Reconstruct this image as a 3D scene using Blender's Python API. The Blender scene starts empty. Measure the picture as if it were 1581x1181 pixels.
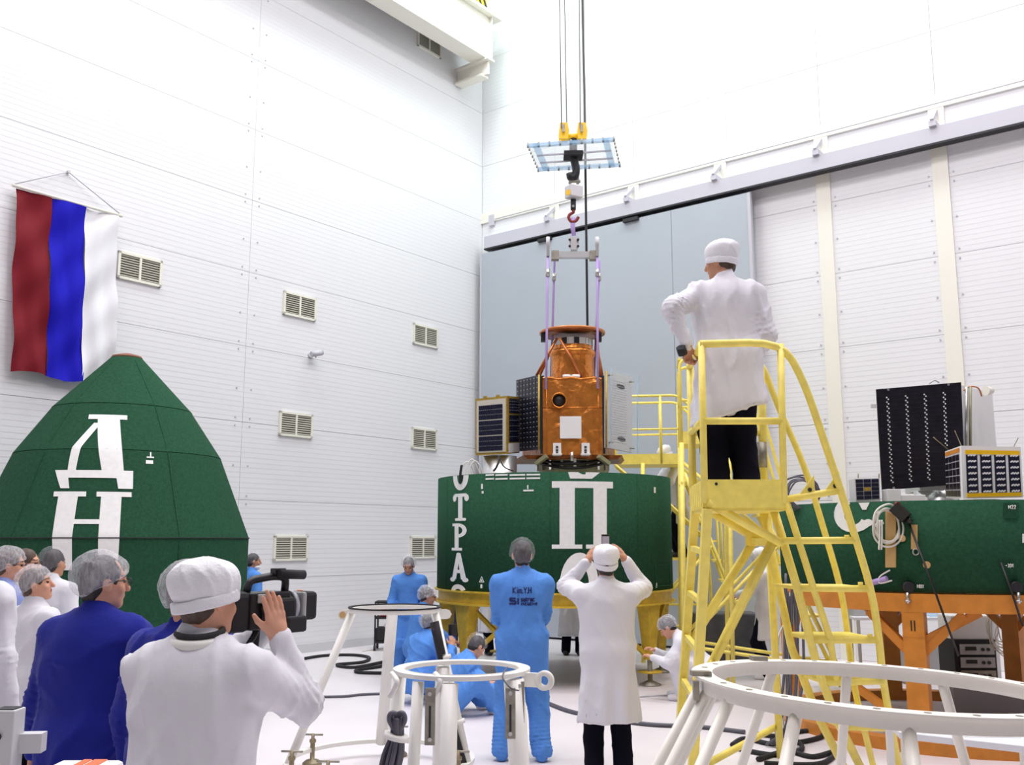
import bpy, bmesh, math, random
import numpy as np
from mathutils import Vector, Matrix
from mathutils.bvhtree import BVHTree
random.seed(7)
SC = bpy.context.scene
COL = SC.collection
R = math.radians
# ------------------------------------------------------------------ camera
F, CX, CY, EYE = 1490.0, 790.5, 590.5, 1.72
PITCH = math.atan(242.5 / F)
cam = bpy.data.cameras.new('camera')
cam.sensor_fit = 'HORIZONTAL'
cam.sensor_width = 36.0
cam.lens = 36.0 * F / 1581.0
cam.clip_start, cam.clip_end = 0.05, 200
camo = bpy.data.objects.new('camera', cam)
camo.location = (0, 0, EYE)
camo.rotation_euler = (R(90) + PITCH, 0, 0)
COL.objects.link(camo)
SC.camera = camo
SC.view_settings.view_transform = 'Standard'
SC.view_settings.look = 'None'
SC.view_settings.gamma = 1
SC.view_settings.use_curve_mapping = False
SC.view_settings.exposure = 0.0
# ------------------------------------------------------------------ hall frame: s runs along the left wall, q along the right wall
WA = R(37.75)
COR = Vector((-0.603, 18.676, 0))
E1 = Vector((-math.sin(WA), -math.cos(WA), 0))
E2 = Vector((math.cos(WA), -math.sin(WA), 0))
UP = Vector((0, 0, 1))
def hall(s, q, z=0.0):
    return COR + E1 * s + E2 * q + UP * z
# ------------------------------------------------------------------ world and hall lamps
w = bpy.data.worlds.new('world')
SC.world = w
w.use_nodes = True
w.node_tree.nodes['Background'].inputs[0].default_value = (0.93, 0.93, 1.0, 1)
w.node_tree.nodes['Background'].inputs[1].default_value = 0.16
def hall_lamp(s, q, z, size, power, col):
    l = bpy.data.lights.new('hall_lamp', 'AREA')
    l.shape = 'SQUARE'
    l.size = size
    l.energy = power
    l.color = col
    o = bpy.data.objects.new('hall_lamp', l)
    o.location = hall(s, q, z)
    COL.objects.link(o)
for i, s in enumerate((2.6, 8.0, 13.5)):
    for j, q in enumerate((2.6, 8.0, 13.5)):
        c = (0.80, 1.0, 0.95) if i + j < 1 else ((0.94, 1.0, 1.0) if i + j < 2 else (1.0, 0.925, 0.965))
        hall_lamp(s, q, 14.0, 2.2, 330.0, c)
# ------------------------------------------------------------------ helpers
def ray(x, y):
    u = (x - CX) / F
    v = (CY - y) / F
    return Vector((u, math.cos(PITCH) - v * math.sin(PITCH), math.sin(PITCH) + v * math.cos(PITCH)))
EYEV = Vector((0, 0, EYE))
def at(x, y, Y):
    r = ray(x, y)
    return EYEV + r * (Y / r.y)
def floor_at(x, y, z=0.0):
    r = ray(x, y)
    return EYEV + r * ((z - EYE) / r.z)
def on_left(x, y, off=0.0):
    r = ray(x, y)
    t = (off - (EYEV - COR).dot(E2)) / r.dot(E2)
    p = EYEV + r * t - COR
    return p.dot(E1), p.z
def on_right(x, y, off=0.0):
    r = ray(x, y)
    t = (off - (EYEV - COR).dot(E1)) / r.dot(E1)
    p = EYEV + r * t - COR
    return p.dot(E2), p.z
ORG = {}
def props(o, label=None, cat=None, group=None, kind=None):
    if label: o['label'] = label
    if cat: o['category'] = cat
    if group: o['group'] = group
    if kind: o['kind'] = kind
    return o
def thing(name, loc, label, cat, group=None, rz=0.0):
    o = bpy.data.objects.new(name, None)
    o.empty_display_size = 0.1
    o.location = loc
    o.rotation_euler = (0, 0, rz)
    COL.objects.link(o)
    ORG[o.name] = Vector(loc)
    return props(o, label, cat, group)
def orth(d):
    d = d.normalized()
    a = Vector((0, 0, 1)) if abs(d.z) < 0.9 else Vector((1, 0, 0))
    u = d.cross(a).normalized()
    return u, d.cross(u).normalized()
class MB:
    def __init__(self):
        self.v, self.f, self.s = [], [], []
    def add(self, vs, fs, smooth=False):
        b = len(self.v)
        self.v += [Vector(x) for x in vs]
        self.f += [tuple(b + i for i in f) for f in fs]
        self.s += [smooth] * len(fs)
        return self
    def hexa(self, p):
        return self.add(p, [(3, 2, 1, 0), (4, 5, 6, 7), (0, 1, 5, 4), (1, 2, 6, 5), (2, 3, 7, 6), (3, 0, 4, 7)])
    def obox(self, c, ax, ay, az, sx, sy, sz):
        c = Vector(c)
        ax, ay, az = Vector(ax) * (sx / 2), Vector(ay) * (sy / 2), Vector(az) * (sz / 2)
        return self.hexa([c - ax - ay - az, c + ax - ay - az, c + ax + ay - az, c - ax + ay - az,
                          c - ax - ay + az, c + ax - ay + az, c + ax + ay + az, c - ax + ay + az])
    def box(self, c, s, rz=0.0):
        ca, sa = math.cos(rz), math.sin(rz)
        return self.obox(c, (ca, sa, 0), (-sa, ca, 0), (0, 0, 1), *s)
    def bar(self, a, b, wd, ht, upv=UP):
        a, b = Vector(a), Vector(b)
        d = (b - a).normalized()
        u = d.cross(Vector(upv))
        if u.length < 1e-4: u = d.cross(Vector((1, 0, 0)))
        u.normalize()
        v = u.cross(d).normalized()
        return self.obox((a + b) / 2, d, u, v, (b - a).length, wd, ht)
    def tube(self, pts, r, n=8, closed=False, caps=True, flat=1.0, fdir=None):
        pts = [Vector(p) for p in pts]
        m = len(pts)
        rs = r if isinstance(r, (list, tuple)) else [r] * m
        vs = []
        u = None
        for i in range(m):
            if closed:
                d = pts[(i + 1) % m] - pts[i - 1]
            else:
                d = pts[min(i + 1, m - 1)] - pts[max(i - 1, 0)]
            if d.length < 1e-9: d = Vector((0, 0, 1))
            d.normalize()
            if fdir is not None:
                u = Vector(fdir) - d * d.dot(Vector(fdir))
            elif u is None:
                u = orth(d)[0]
            else:
                u = u - d * u.dot(d)
            if u.length < 1e-6: u = orth(d)[0]
            u.normalize()
            v = d.cross(u)
            for k in range(n):
                a = 2 * math.pi * k / n + (math.pi / n if n == 4 else 0)
                vs.append(pts[i] + (u * math.cos(a) * flat + v * math.sin(a)) * rs[i])
        fs = []
        for i in range(m if closed else m - 1):
            for k in range(n):
                a, b = i * n + k, i * n + (k + 1) % n
                c, e = ((i + 1) % m) * n + (k + 1) % n, ((i + 1) % m) * n + k
                fs.append((a, b, c, e))
        self.add(vs, fs, n > 4)
        if caps and not closed:
            b = len(self.v) - len(vs)
            self.f += [tuple(b + k for k in reversed(range(n))), tuple(b + (m - 1) * n + k for k in range(n))]
            self.s += [False, False]
        return self
    def cyl(self, a, b, r1, r2=None, n=16):
        return self.tube([a, b], [r1, r1 if r2 is None else r2], n)
    def lathe(self, prof, c=(0, 0, 0), n=48, smooth=True, closed=False, axis=None):
        c = Vector(c)
        if axis is None:
            X, Y, Z = Vector((1, 0, 0)), Vector((0, 1, 0)), UP
        else:
            Z = Vector(axis).normalized()
            X, Y = orth(Z)
            Y = Z.cross(X)
        vs, fs = [], []
        for r_, z_ in prof:
            for k in range(n):
                a = 2 * math.pi * k / n
                vs.append(c + X * (r_ * math.cos(a)) + Y * (r_ * math.sin(a)) + Z * z_)
        m = len(prof)
        for i in range(m if closed else m - 1):
            for k in range(n):
                j = (i + 1) % m
                fs.append((i * n + k, i * n + (k + 1) % n, j * n + (k + 1) % n, j * n + k))
        return self.add(vs, fs, smooth)
    def prism(self, poly, o, ux, uy, th):
        o, ux, uy = Vector(o), Vector(ux), Vector(uy)
        nz = ux.cross(uy).normalized() * th
        n = len(poly)
        a = [o + ux * p[0] + uy * p[1] for p in poly]
        vs = a + [p + nz for p in a]
        fs = [tuple(reversed(range(n))), tuple(range(n, 2 * n))] + [(i, (i + 1) % n, n + (i + 1) % n, n + i) for i in range(n)]
        return self.add(vs, fs)
    def build(self, name, mat, parent=None, label=None, cat=None, group=None, kind=None, local=False, bevel=0.0):
        vs = self.v
        o = None
        if parent is None:
            xs = [p.x for p in vs]; ys = [p.y for p in vs]; zs = [p.z for p in vs]
            org = Vector(((min(xs) + max(xs)) / 2, (min(ys) + max(ys)) / 2, min(zs)))
        else:
            org = Vector((0, 0, 0)) if local else ORG[parent.name]
        me = bpy.data.meshes.new(name)
        me.from_pydata([tuple(p - org) for p in vs], [], self.f)
        me.polygons.foreach_set('use_smooth', self.s)
        bm = bmesh.new(); bm.from_mesh(me)
        bmesh.ops.recalc_face_normals(bm, faces=bm.faces)
        bm.to_mesh(me); bm.free()
        me.materials.append(M[mat] if isinstance(mat, str) else mat)
        o = bpy.data.objects.new(name, me)
        COL.objects.link(o)
        if parent is None:
            o.location = org
        else:
            o.parent = parent
        ORG[o.name] = org if parent is None else ORG[parent.name]
        if bevel:
            md = o.modifiers.new('bevel', 'BEVEL'); md.width = bevel; md.segments = 2; md.limit_method = 'ANGLE'
        return props(o, label, cat, group, kind)
def spline(pts, n=8, closed=False):
    P = [Vector(p) for p in pts]
    m = len(P)
    out = []
    for i in range(m if closed else m - 1):
        if closed:
            a, b, c, d = P[i - 1], P[i], P[(i + 1) % m], P[(i + 2) % m]
        else:
            a, b, c, d = P[max(i - 1, 0)], P[i], P[i + 1], P[min(i + 2, m - 1)]
        for k in range(n):
            t = k / n
            out.append(0.5 * ((2 * b) + (c - a) * t + (2 * a - 5 * b + 4 * c - d) * t * t + (3 * b - a - 3 * c + d) * t ** 3))
    if not closed: out.append(P[-1])
    return out
def rounded(pts, rad=0.1, n=4):
    P = [Vector(p) for p in pts]
    out = [P[0]]
    for i in range(1, len(P) - 1):
        a, b, c = P[i - 1], P[i], P[i + 1]
        r1 = min(rad, (a - b).length * 0.45); r2 = min(rad, (c - b).length * 0.45)
        s, e = b + (a - b).normalized() * r1, b + (c - b).normalized() * r2
        for k in range(n + 1):
            t = k / n
            out.append(s * (1 - t) ** 2 + b * 2 * t * (1 - t) + e * t * t)
    out.append(P[-1])
    return out
# ------------------------------------------------------------------ materials
M = {}
def srgb(r, g, b):
    f = lambda c: (c / 12.92 if c <= 0.04045 else ((c + 0.055) / 1.055) ** 2.4)
    return tuple(f(x / 255.0) for x in (r, g, b))
def mat(name, col, rough=0.6, metal=0.0, var=0.0, vscale=6.0, bump=0.0, bscale=60.0, spec=0.5, alpha=1.0, ribs=None, stretch=None, sheen=0.0):
    m = bpy.data.materials.new(name)
    m.use_nodes = True
    nt = m.node_tree
    b = nt.nodes['Principled BSDF']
    b.inputs['Base Color'].default_value = (*col, 1)
    b.inputs['Roughness'].default_value = rough
    b.inputs['Metallic'].default_value = metal
    b.inputs['Specular IOR Level'].default_value = spec
    if sheen: b.inputs['Sheen Weight'].default_value = sheen
    tc = nt.nodes.new('ShaderNodeTexCoord')
    src = tc.outputs['Object']
    if stretch:
        mp = nt.nodes.new('ShaderNodeMapping'); mp.inputs['Scale'].default_value = stretch
        nt.links.new(src, mp.inputs['Vector']); src = mp.outputs['Vector']
    if var:
        n = nt.nodes.new('ShaderNodeTexNoise'); n.inputs['Scale'].default_value = vscale; n.inputs['Detail'].default_value = 4
        nt.links.new(src, n.inputs['Vector'])
        mr = nt.nodes.new('ShaderNodeMapRange')
        mr.inputs['From Min'].default_value = 0.3; mr.inputs['From Max'].default_value = 0.7
        mr.inputs['To Min'].default_value = 1 - var; mr.inputs['To Max'].default_value = 1 + var
        nt.links.new(n.outputs['Fac'], mr.inputs['Value'])
        mx = nt.nodes.new('ShaderNodeVectorMath'); mx.operation = 'SCALE'
        mx.inputs[0].default_value = col
        nt.links.new(mr.outputs['Result'], mx.inputs['Scale'])
        nt.links.new(mx.outputs['Vector'], b.inputs['Base Color'])
    nrm = None
    if bump:
        n2 = nt.nodes.new('ShaderNodeTexNoise'); n2.inputs['Scale'].default_value = bscale; n2.inputs['Detail'].default_value = 3
        nt.links.new(src, n2.inputs['Vector'])
        bp = nt.nodes.new('ShaderNodeBump'); bp.inputs['Strength'].default_value = bump; bp.inputs['Distance'].default_value = 0.01
        nt.links.new(n2.outputs['Fac'], bp.inputs['Height'])
        nt.links.new(bp.outputs['Normal'], b.inputs['Normal'])
        nrm = bp
    if ribs:
        wv = nt.nodes.new('ShaderNodeTexWave'); wv.wave_type = 'BANDS'; wv.bands_direction = 'Z'; wv.wave_profile = 'SAW'
        wv.inputs['Scale'].default_value = ribs
        nt.links.new(tc.outputs['Object'], wv.inputs['Vector'])
        cr = nt.nodes.new('ShaderNodeValToRGB')
        cr.color_ramp.elements[0].position = 0.0; cr.color_ramp.elements[0].color = (0, 0, 0, 1)
        cr.color_ramp.elements[1].position = 0.16; cr.color_ramp.elements[1].color = (1, 1, 1, 1)
        nt.links.new(wv.outputs['Fac'], cr.inputs['Fac'])
        bp = nt.nodes.new('ShaderNodeBump'); bp.inputs['Strength'].default_value = 0.2; bp.inputs['Distance'].default_value = 0.012
        nt.links.new(cr.outputs['Color'], bp.inputs['Height'])
        if nrm: nt.links.new(nrm.outputs['Normal'], bp.inputs['Normal'])
        nt.links.new(bp.outputs['Normal'], b.inputs['Normal'])
    if alpha < 1.0:
        b.inputs['Alpha'].default_value = alpha
    M[name] = m
    return m
def net_mat(name, col, a0, a1):
    m = mat(name, col, 0.8, spec=0.2, bump=0.5, bscale=45)
    nt = m.node_tree
    b = nt.nodes['Principled BSDF']
    n = nt.nodes.new('ShaderNodeTexNoise'); n.inputs['Scale'].default_value = 30; n.inputs['Detail'].default_value = 6
    n.inputs['Distortion'].default_value = 1.5
    mp = nt.nodes.new('ShaderNodeMapping'); mp.inputs['Scale'].default_value = (1.6, 1.6, 0.45)
    tc = nt.nodes.new('ShaderNodeTexCoord')
    nt.links.new(tc.outputs['Object'], mp.inputs['Vector']); nt.links.new(mp.outputs['Vector'], n.inputs['Vector'])
    mr = nt.nodes.new('ShaderNodeMapRange')
    mr.inputs['From Min'].default_value = 0.42; mr.inputs['From Max'].default_value = 0.68
    mr.inputs['To Min'].default_value = a0; mr.inputs['To Max'].default_value = a1
    nt.links.new(n.outputs['Fac'], mr.inputs['Value'])
    nt.links.new(mr.outputs['Result'], b.inputs['Alpha'])
def lut(name, r, g, b, **k): return mat(name, srgb(r, g, b), **k)
mat('wall_white', (0.80, 0.80, 0.82), 0.55, ribs=4.2, spec=0.3)
mat('wall_back', (0.72, 0.72, 0.74), 0.8)
mat('ceiling_white', (0.8, 0.8, 0.8), 0.8)
mat('floor_white', (0.74, 0.69, 0.715), 0.38, var=0.03, vscale=1.2, spec=0.35)
mat('cream', (0.84, 0.815, 0.73), 0.5)
mat('cream_beam', (0.86, 0.83, 0.74), 0.5)
mat('door_grey', (0.42, 0.46, 0.51), 0.55, var=0.03, vscale=0.6)
mat('rail_grey', (0.54, 0.53, 0.59), 0.45)
mat('dark', (0.02, 0.02, 0.025), 0.6)
mat('vent_frame', (0.82, 0.80, 0.70), 0.5)
mat('vent_slat', (0.62, 0.60, 0.52), 0.5)
mat('vent_dark', (0.30, 0.29, 0.25), 0.7)
mat('yellow', srgb(250, 230, 112), 0.42, var=0.08, vscale=14, bump=0.12, bscale=40)
mat('yellow_worn', srgb(205, 172, 45), 0.5, var=0.18, vscale=10)
mat('hoist_yellow', srgb(245, 195, 20), 0.35)
mat('orange_paint', srgb(205, 130, 45), 0.5, var=0.12, vscale=8)
mat('green_felt', srgb(42, 82, 60), 0.95, var=0.16, vscale=35, bump=0.8, bscale=160, spec=0.1)
mat('paint_white', (0.84, 0.84, 0.82), 0.8, var=0.04, vscale=20, spec=0.1)
mat('brown_cap', srgb(140, 90, 70), 0.7)
mat('stand_white', (0.84, 0.83, 0.78), 0.35, var=0.02, vscale=5)
mat('stand_cream', (0.85, 0.82, 0.74), 0.4, var=0.03, vscale=6)
mat('steel', (0.55, 0.54, 0.52), 0.3, 0.9)
mat('dull_steel', (0.33, 0.31, 0.26), 0.5, 0.6, var=0.2, vscale=20)
mat('aluminium', (0.75, 0.75, 0.74), 0.3, 0.85)
mat('brass', (0.30, 0.25, 0.16), 0.5, 0.5)
mat('plate_beige', (0.55, 0.52, 0.44), 0.5)
mat('black', (0.012, 0.012, 0.014), 0.45)
mat('black_matt', (0.018, 0.017, 0.02), 0.8)
mat('cable_grey', (0.10, 0.095, 0.12), 0.5)
mat('rope_grey', (0.30, 0.30, 0.31), 0.5, 0.4)
mat('trunk_dark', (0.07, 0.07, 0.075), 0.7, var=0.3, vscale=6)
mat('cable_white', (0.72, 0.70, 0.64), 0.5)
mat('purple', srgb(176, 152, 208), 0.7)
mat('red_hook', srgb(130, 35, 35), 0.4)
mat('wood', srgb(196, 160, 105), 0.7, var=0.15, vscale=9, stretch=(1, 1, 0.12))
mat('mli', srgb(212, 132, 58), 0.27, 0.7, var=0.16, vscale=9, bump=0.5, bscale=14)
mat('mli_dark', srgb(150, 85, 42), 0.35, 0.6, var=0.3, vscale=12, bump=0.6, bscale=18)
mat('copper_tube', srgb(190, 115, 65), 0.35, 0.6)
mat('gold_edge', srgb(175, 145, 60), 0.45, 0.4, var=0.2, vscale=30)
mat('cell', (0.008, 0.009, 0.03), 0.22, spec=0.6)
mat('cell_dark', (0.010, 0.007, 0.014), 0.3, spec=0.4, var=0.4, vscale=14)
mat('cell_grey', (0.018, 0.022, 0.04), 0.4, var=0.3, vscale=14)
mat('panel_grey', (0.50, 0.52, 0.54), 0.5)
mat('white_plastic', (0.82, 0.82, 0.82), 0.5)
mat('pale_grey', (0.62, 0.62, 0.64), 0.5)
mat('olive', srgb(150, 150, 120), 0.45, 0.3, var=0.15, vscale=10)
mat('flag_red', srgb(120, 24, 36), 0.75, spec=0.2)
mat('flag_blue', srgb(24, 20, 180), 0.75, spec=0.2)
mat('flag_white', (0.82, 0.82, 0.85), 0.75, spec=0.2)
mat('coat_white', (0.73, 0.725, 0.775), 0.85, var=0.02, vscale=5, bump=0.3, bscale=20, spec=0.15, sheen=0.1)
mat('gown_blue', srgb(86, 142, 220), 0.8, var=0.05, vscale=9, bump=0.75, bscale=17, spec=0.3)
mat('coat_blue', srgb(34, 42, 142), 0.88, var=0.06, vscale=7, bump=0.35, bscale=22, spec=0.12, sheen=0.1)
mat('shirt_lavender', srgb(150, 165, 225), 0.85)
mat('trousers_dark', (0.005, 0.005, 0.012), 0.9, spec=0.1)
mat('trousers_navy', (0.014, 0.016, 0.05), 0.85)
mat('shoe_white', (0.75, 0.75, 0.77), 0.7)
mat('shoe_black', (0.015, 0.015, 0.015), 0.5)
mat('skin_light', srgb(214, 158, 130), 0.55, var=0.05, vscale=25)
mat('skin_tan', srgb(192, 138, 108), 0.55, var=0.05, vscale=25)
mat('lips', srgb(170, 95, 85), 0.5)
mat('hair_dark', (0.018, 0.013, 0.012), 0.6, var=0.3, vscale=60)
mat('hair_brown', (0.075, 0.045, 0.03), 0.6, var=0.3, vscale=60)
mat('eye_dark', (0.02, 0.015, 0.012), 0.2)
mat('cap_white', (0.83, 0.83, 0.87), 0.85, bump=0.3, bscale=90, spec=0.15)
net_mat('net_white', (0.86, 0.86, 0.9), 0.24, 0.42)
net_mat('net_thin', (0.82, 0.82, 0.88), 0.07, 0.17)
mat('ink_navy', srgb(25, 30, 95), 0.7)
mat('carton_orange', srgb(225, 110, 60), 0.6)
mat('paper_white', (0.84, 0.84, 0.84), 0.7)
mat('table_top', (0.74, 0.75, 0.79), 0.45)
mat('rack_grey', (0.42, 0.42, 0.42), 0.5)
mat('blue_clear', srgb(150, 200, 235), 0.25, alpha=0.4)
mat('screen', (0.55, 0.5, 0.6), 0.2)
def clear_mat(name, col, a):
    m = mat(name, col, 0.08, alpha=a)
def foil(name):
    m = M[name]; nt = m.node_tree; b = nt.nodes['Principled BSDF']
    tc = nt.nodes.new('ShaderNodeTexCoord')
    nz = nt.nodes.new('ShaderNodeTexNoise'); nz.inputs['Scale'].default_value = 5; nz.inputs['Detail'].default_value = 2
    ad = nt.nodes.new('ShaderNodeVectorMath'); ad.operation = 'MULTIPLY_ADD'; ad.inputs[1].default_value = (0.35, 0.35, 0.35)
    nt.links.new(tc.outputs['Object'], nz.inputs['Vector']); nt.links.new(nz.outputs['Color'], ad.inputs[0]); nt.links.new(tc.outputs['Object'], ad.inputs[2])
    vo = nt.nodes.new('ShaderNodeTexVoronoi'); vo.feature = 'F1'; vo.inputs['Scale'].default_value = 4.2
    nt.links.new(ad.outputs['Vector'], vo.inputs['Vector'])
    bp = nt.nodes.new('ShaderNodeBump'); bp.inputs['Strength'].default_value = 0.4; bp.inputs['Distance'].default_value = 0.05
    nt.links.new(vo.outputs['Distance'], bp.inputs['Height'])
    old = b.inputs['Normal'].links[0].from_node
    nt.links.new(old.outputs['Normal'], bp.inputs['Normal'])
    nt.links.new(bp.outputs['Normal'], b.inputs['Normal'])
foil('mli'); foil('mli_dark')
clear_mat('acrylic', (0.92, 0.96, 1.0), 0.22)
clear_mat('acrylic_blue', (0.80, 0.92, 1.0), 0.03)
# ------------------------------------------------------------------ the hall
def wall_box(mb, s0, s1, q0, q1, z0, z1):
    return mb.hexa([hall(s0, q0, z0), hall(s1, q0, z0), hall(s1, q1, z0), hall(s0, q1, z0),
                    hall(s0, q0, z1), hall(s1, q0, z1), hall(s1, q1, z1), hall(s0, q1, z1)])
def slab(name, s0, s1, q0, q1, z0, z1, m, parent=None, **k):
    return wall_box(MB(), s0, s1, q0, q1, z0, z1).build(name, m, parent, **k)
slab('floor', -0.5, 24, -0.5, 24, -0.15, 0, 'floor_white', kind='structure')
slab('ceiling', -0.5, 24, -0.5, 24, 14.6, 14.8, 'ceiling_white', kind='structure')
WL = slab('wall_left', -0.5, 24, -0.5, -0.06, 0, 14.6, 'wall_back', kind='structure')
WR = slab('wall_right', -0.5, -0.06, -0.06, 24, 0, 14.6, 'wall_back', kind='structure')
GAP = 0.0028
PH = 1.15
s_seam = on_left(381, 500)[0]
cuts = [0.0, s_seam, s_seam * 2, s_seam * 3, 24.0]
for k in range(13):
    for i in range(4):
        slab('wall_panel', cuts[i] + GAP, cuts[i + 1] - GAP, -0.06, 0.0, max(0.12, k * PH) + GAP, min(14.6, (k + 1) * PH) - GAP, 'wall_white', WL)
slab('baseboard_left', 0, 24, -0.06, 0.025, 0, 0.12, 'pale_grey', kind='structure')
# screws that pin the panels beside the seam
mb = MB()
for k in range(1, 12):
    for dz in (-0.06, 0.06, 0.5):
        for ds in (-0.13, 0.13):
            p = hall(s_seam + ds, 0.0, k * PH + dz)
            mb.cyl(p, p + E2 * 0.012, 0.013, n=6)
mb.build('panel_screws', 'rail_grey', WL, kind='stuff')
# right wall: posts, bands and panels between them
zr = on_right(742, 391)[1]
post_px = [(857, 330), (979, 300), (1113, 270), (1270, 260), (1449, 220)]
qs = [on_right(*p)[0] for p in post_px]
edges = [0.0] + qs + [qs[-1] + 2.2, qs[-1] + 4.4, qs[-1] + 6.6, qs[-1] + 8.8, 24.0]
zb = on_right(1107, 254)[1]
for i in range(len(edges) - 1):
    for k in range(13):
        slab('wall_panel', -0.06, 0.0, edges[i] + GAP, edges[i + 1] - GAP, k * PH + GAP, min(14.6, (k + 1) * PH) - GAP, 'wall_white', WR)
for i, q in enumerate(edges[1:-1]):
    if i >= 3:
        slab('trim_%d' % (i + 1), 0.0, 0.03, q - 0.11, q + 0.11, 0, zr, 'cream', kind='structure')
    slab('trim_%d' % (i + 21), 0.0, 0.032, q - 0.11, q + 0.11, zr + 0.3, zb, 'cream', kind='structure')
    if i in (2, 6):
        slab('trim_%d' % (i + 41), 0.0, 0.034, q - 0.13, q + 0.13, zb + 0.2, 14.5, 'cream', kind='structure')
slab('trim_61', 0.0, 0.036, 0.0, 24, zb, zb + 0.2, 'cream', kind='structure')
mb = MB()
for q in edges[4:-1]:
    for k in range(1, 7):
        for dz in (-0.07, 0.07, 0.55):
            for dq in (-0.17, 0.17):
                p = hall(0.0, q + dq, k * PH + dz)
                mb.cyl(p, p + E1 * 0.012, 0.014, n=6)
mb.build('panel_screws', 'rail_grey', WR, kind='stuff')
# conduit above the rail
mb = MB(); mb.tube([hall(0.03, 0.36, zr + 0.62), hall(0.03, 9, zr + 0.66), hall(0.03, 23, zr + 0.7)], 0.012, 6)
props(mb.build('conduit', 'rail_grey'), 'thin grey conduit running level along the wall above the door rail', 'conduit')
slab('junction_box', 0.0, 0.06, 0.22, 0.34, zr + 0.5, zr + 0.72, 'rail_grey', label='small grey junction box on the wall close to the hall corner', cat='box')
# door rail with its hangers
t = thing('door_rail', hall(0.3, 8, zr - 0.1), 'long grey sliding door rail crossing the whole right wall', 'rail')
slab('rail_beam', 0.0, 0.25, 0.26, 22, zr - 0.02, zr + 0.22, 'rail_grey', t)
slab('rail_shade_strip', 0.1, 0.254, 0.26, 22, zr - 0.05, zr - 0.02, 'dark', t)  # black strip standing in for the shade beneath the rail
for i, q in enumerate(edges[1:-2]):
    mb = MB(); wall_box(mb, 0.0, 0.3, q - 0.05, q + 0.05, zr + 0.22, zr + 0.3)
    mb.bar(hall(0.3, q, zr + 0.3), hall(0.02, q, zr + 0.55), 0.05, 0.05)
    mb.build('bracket', 'rail_grey', t)
qd = on_right(1165, 450, 0.22)[0]
DR = slab('door_1', 0.16, 0.2, 0.18, qd, 0.03, zr - 0.1, 'door_grey', kind='structure')
qm = on_right(1040, 450, 0.22)[0]
slab('door_panel', 0.2, 0.24, 0.2, qm - 0.004, 0.04, zr - 0.12, 'door_grey', DR)
slab('door_panel', 0.2, 0.24, qm + 0.004, qd - 0.05, 0.04, zr - 0.12, 'door_grey', DR)
slab('door_edge', 0.2, 0.25, qd - 0.05, qd, 0.04, zr - 0.12, 'rail_grey', DR)
slab('door_edge', 0.2, 0.25, 0.16, 0.2, 0.04, zr - 0.12, 'rail_grey', DR)
for q in (qd * 0.3, qd * 0.62):
    slab('hanger', 0.2, 0.3, q - 0.15, q + 0.15, zr - 0.16, zr - 0.1, 'dark', DR)
# crane runway along the left wall
zt, = (on_left(770, 20, 0.9)[1],)
sb = on_left(757, 96, 0.75)
beam_lo, beam_hi, send = sb[1], sb[1] + 0.95, sb[0]
t = thing('crane_runway', hall(6, 0.55, beam_lo), 'heavy cream steel crane runway girder high along the left wall', 'girder')
slab('web', send, 22, 0.55, 0.72, beam_lo + 0.05, beam_hi, 'cream_beam', t)
slab('lower_flange', send, 22, 0.42, 0.8, beam_lo, beam_lo + 0.05, 'cream_beam', t)
slab('upper_flange', send - 0.25, 22, 0.2, 0.85, beam_hi, beam_hi + 0.06, 'cream_beam', t)
slab('shade_plate', send + 0.1, 22, 0.02, 0.55, beam_hi - 0.04, beam_hi, 'cream_beam', t)  # unseen plate added to keep light out of the gap behind the girder
slab('end_plate', send - 0.03, send, 0.3, 0.78, beam_lo + 0.05, beam_hi, 'cream_beam', t)
for k in range(1, 8):
    slab('stiffener', send + k * 1.6, send + k * 1.6 + 0.06, 0.72, 0.78, beam_lo + 0.05, beam_hi, 'cream', t)
t2 = thing('runway_bracket', hall(send + 0.1, 0.3, beam_lo - 0.4), 'short cream steel bracket carrying the girder end at the hall corner', 'bracket')
b0 = beam_lo - 0.3
slab('top_flange', send + 0.0, send + 0.22, 0.02, 0.86, beam_lo - 0.04, beam_lo, 'cream_beam', t2)
slab('web', send + 0.09, send + 0.13, 0.02, 0.8, b0, beam_lo - 0.04, 'cream_beam', t2)
slab('bottom_flange', send + 0.0, send + 0.22, 0.02, 0.7, b0 - 0.04, b0, 'cream_beam', t2)
# end carriage of the crane on top of the girder
t3 = thing('crane_end_carriage', hall(send + 1.1, 0.55, beam_hi + 0.06), 'yellow crane end carriage with black hazard stripes on top of the girder', 'crane')
slab('body', send + 0.12, send + 2.2, 0.35, 0.75, beam_hi + 0.14, beam_hi + 0.75, 'hoist_yellow', t3)
for k in range(6):
    z0 = beam_hi + 0.14; s0 = send + 0.1 + k * 0.16
    MB().hexa([hall(s0, 0.755, z0), hall(s0 + 0.07, 0.755, z0), hall(s0 + 0.07, 0.75, z0), hall(s0, 0.75, z0),
               hall(s0 + 0.3, 0.758, z0 + 0.6), hall(s0 + 0.37, 0.758, z0 + 0.6), hall(s0 + 0.37, 0.75, z0 + 0.6), hall(s0 + 0.3, 0.75, z0 + 0.6)]).build('hazard_stripe', 'black', t3)
for k in range(5):
    s0 = send + 0.118; z0 = beam_hi + 0.12 + k * 0.13
    MB().hexa([hall(s0, 0.36, z0), hall(s0, 0.74, z0 + 0.1), hall(s0 + 0.002, 0.74, z0 + 0.1), hall(s0 + 0.002, 0.36, z0),
               hall(s0, 0.36, z0 + 0.06), hall(s0, 0.74, z0 + 0.16), hall(s0 + 0.002, 0.74, z0 + 0.16), hall(s0 + 0.002, 0.36, z0 + 0.06)]).build('hazard_stripe', 'black', t3)
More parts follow.
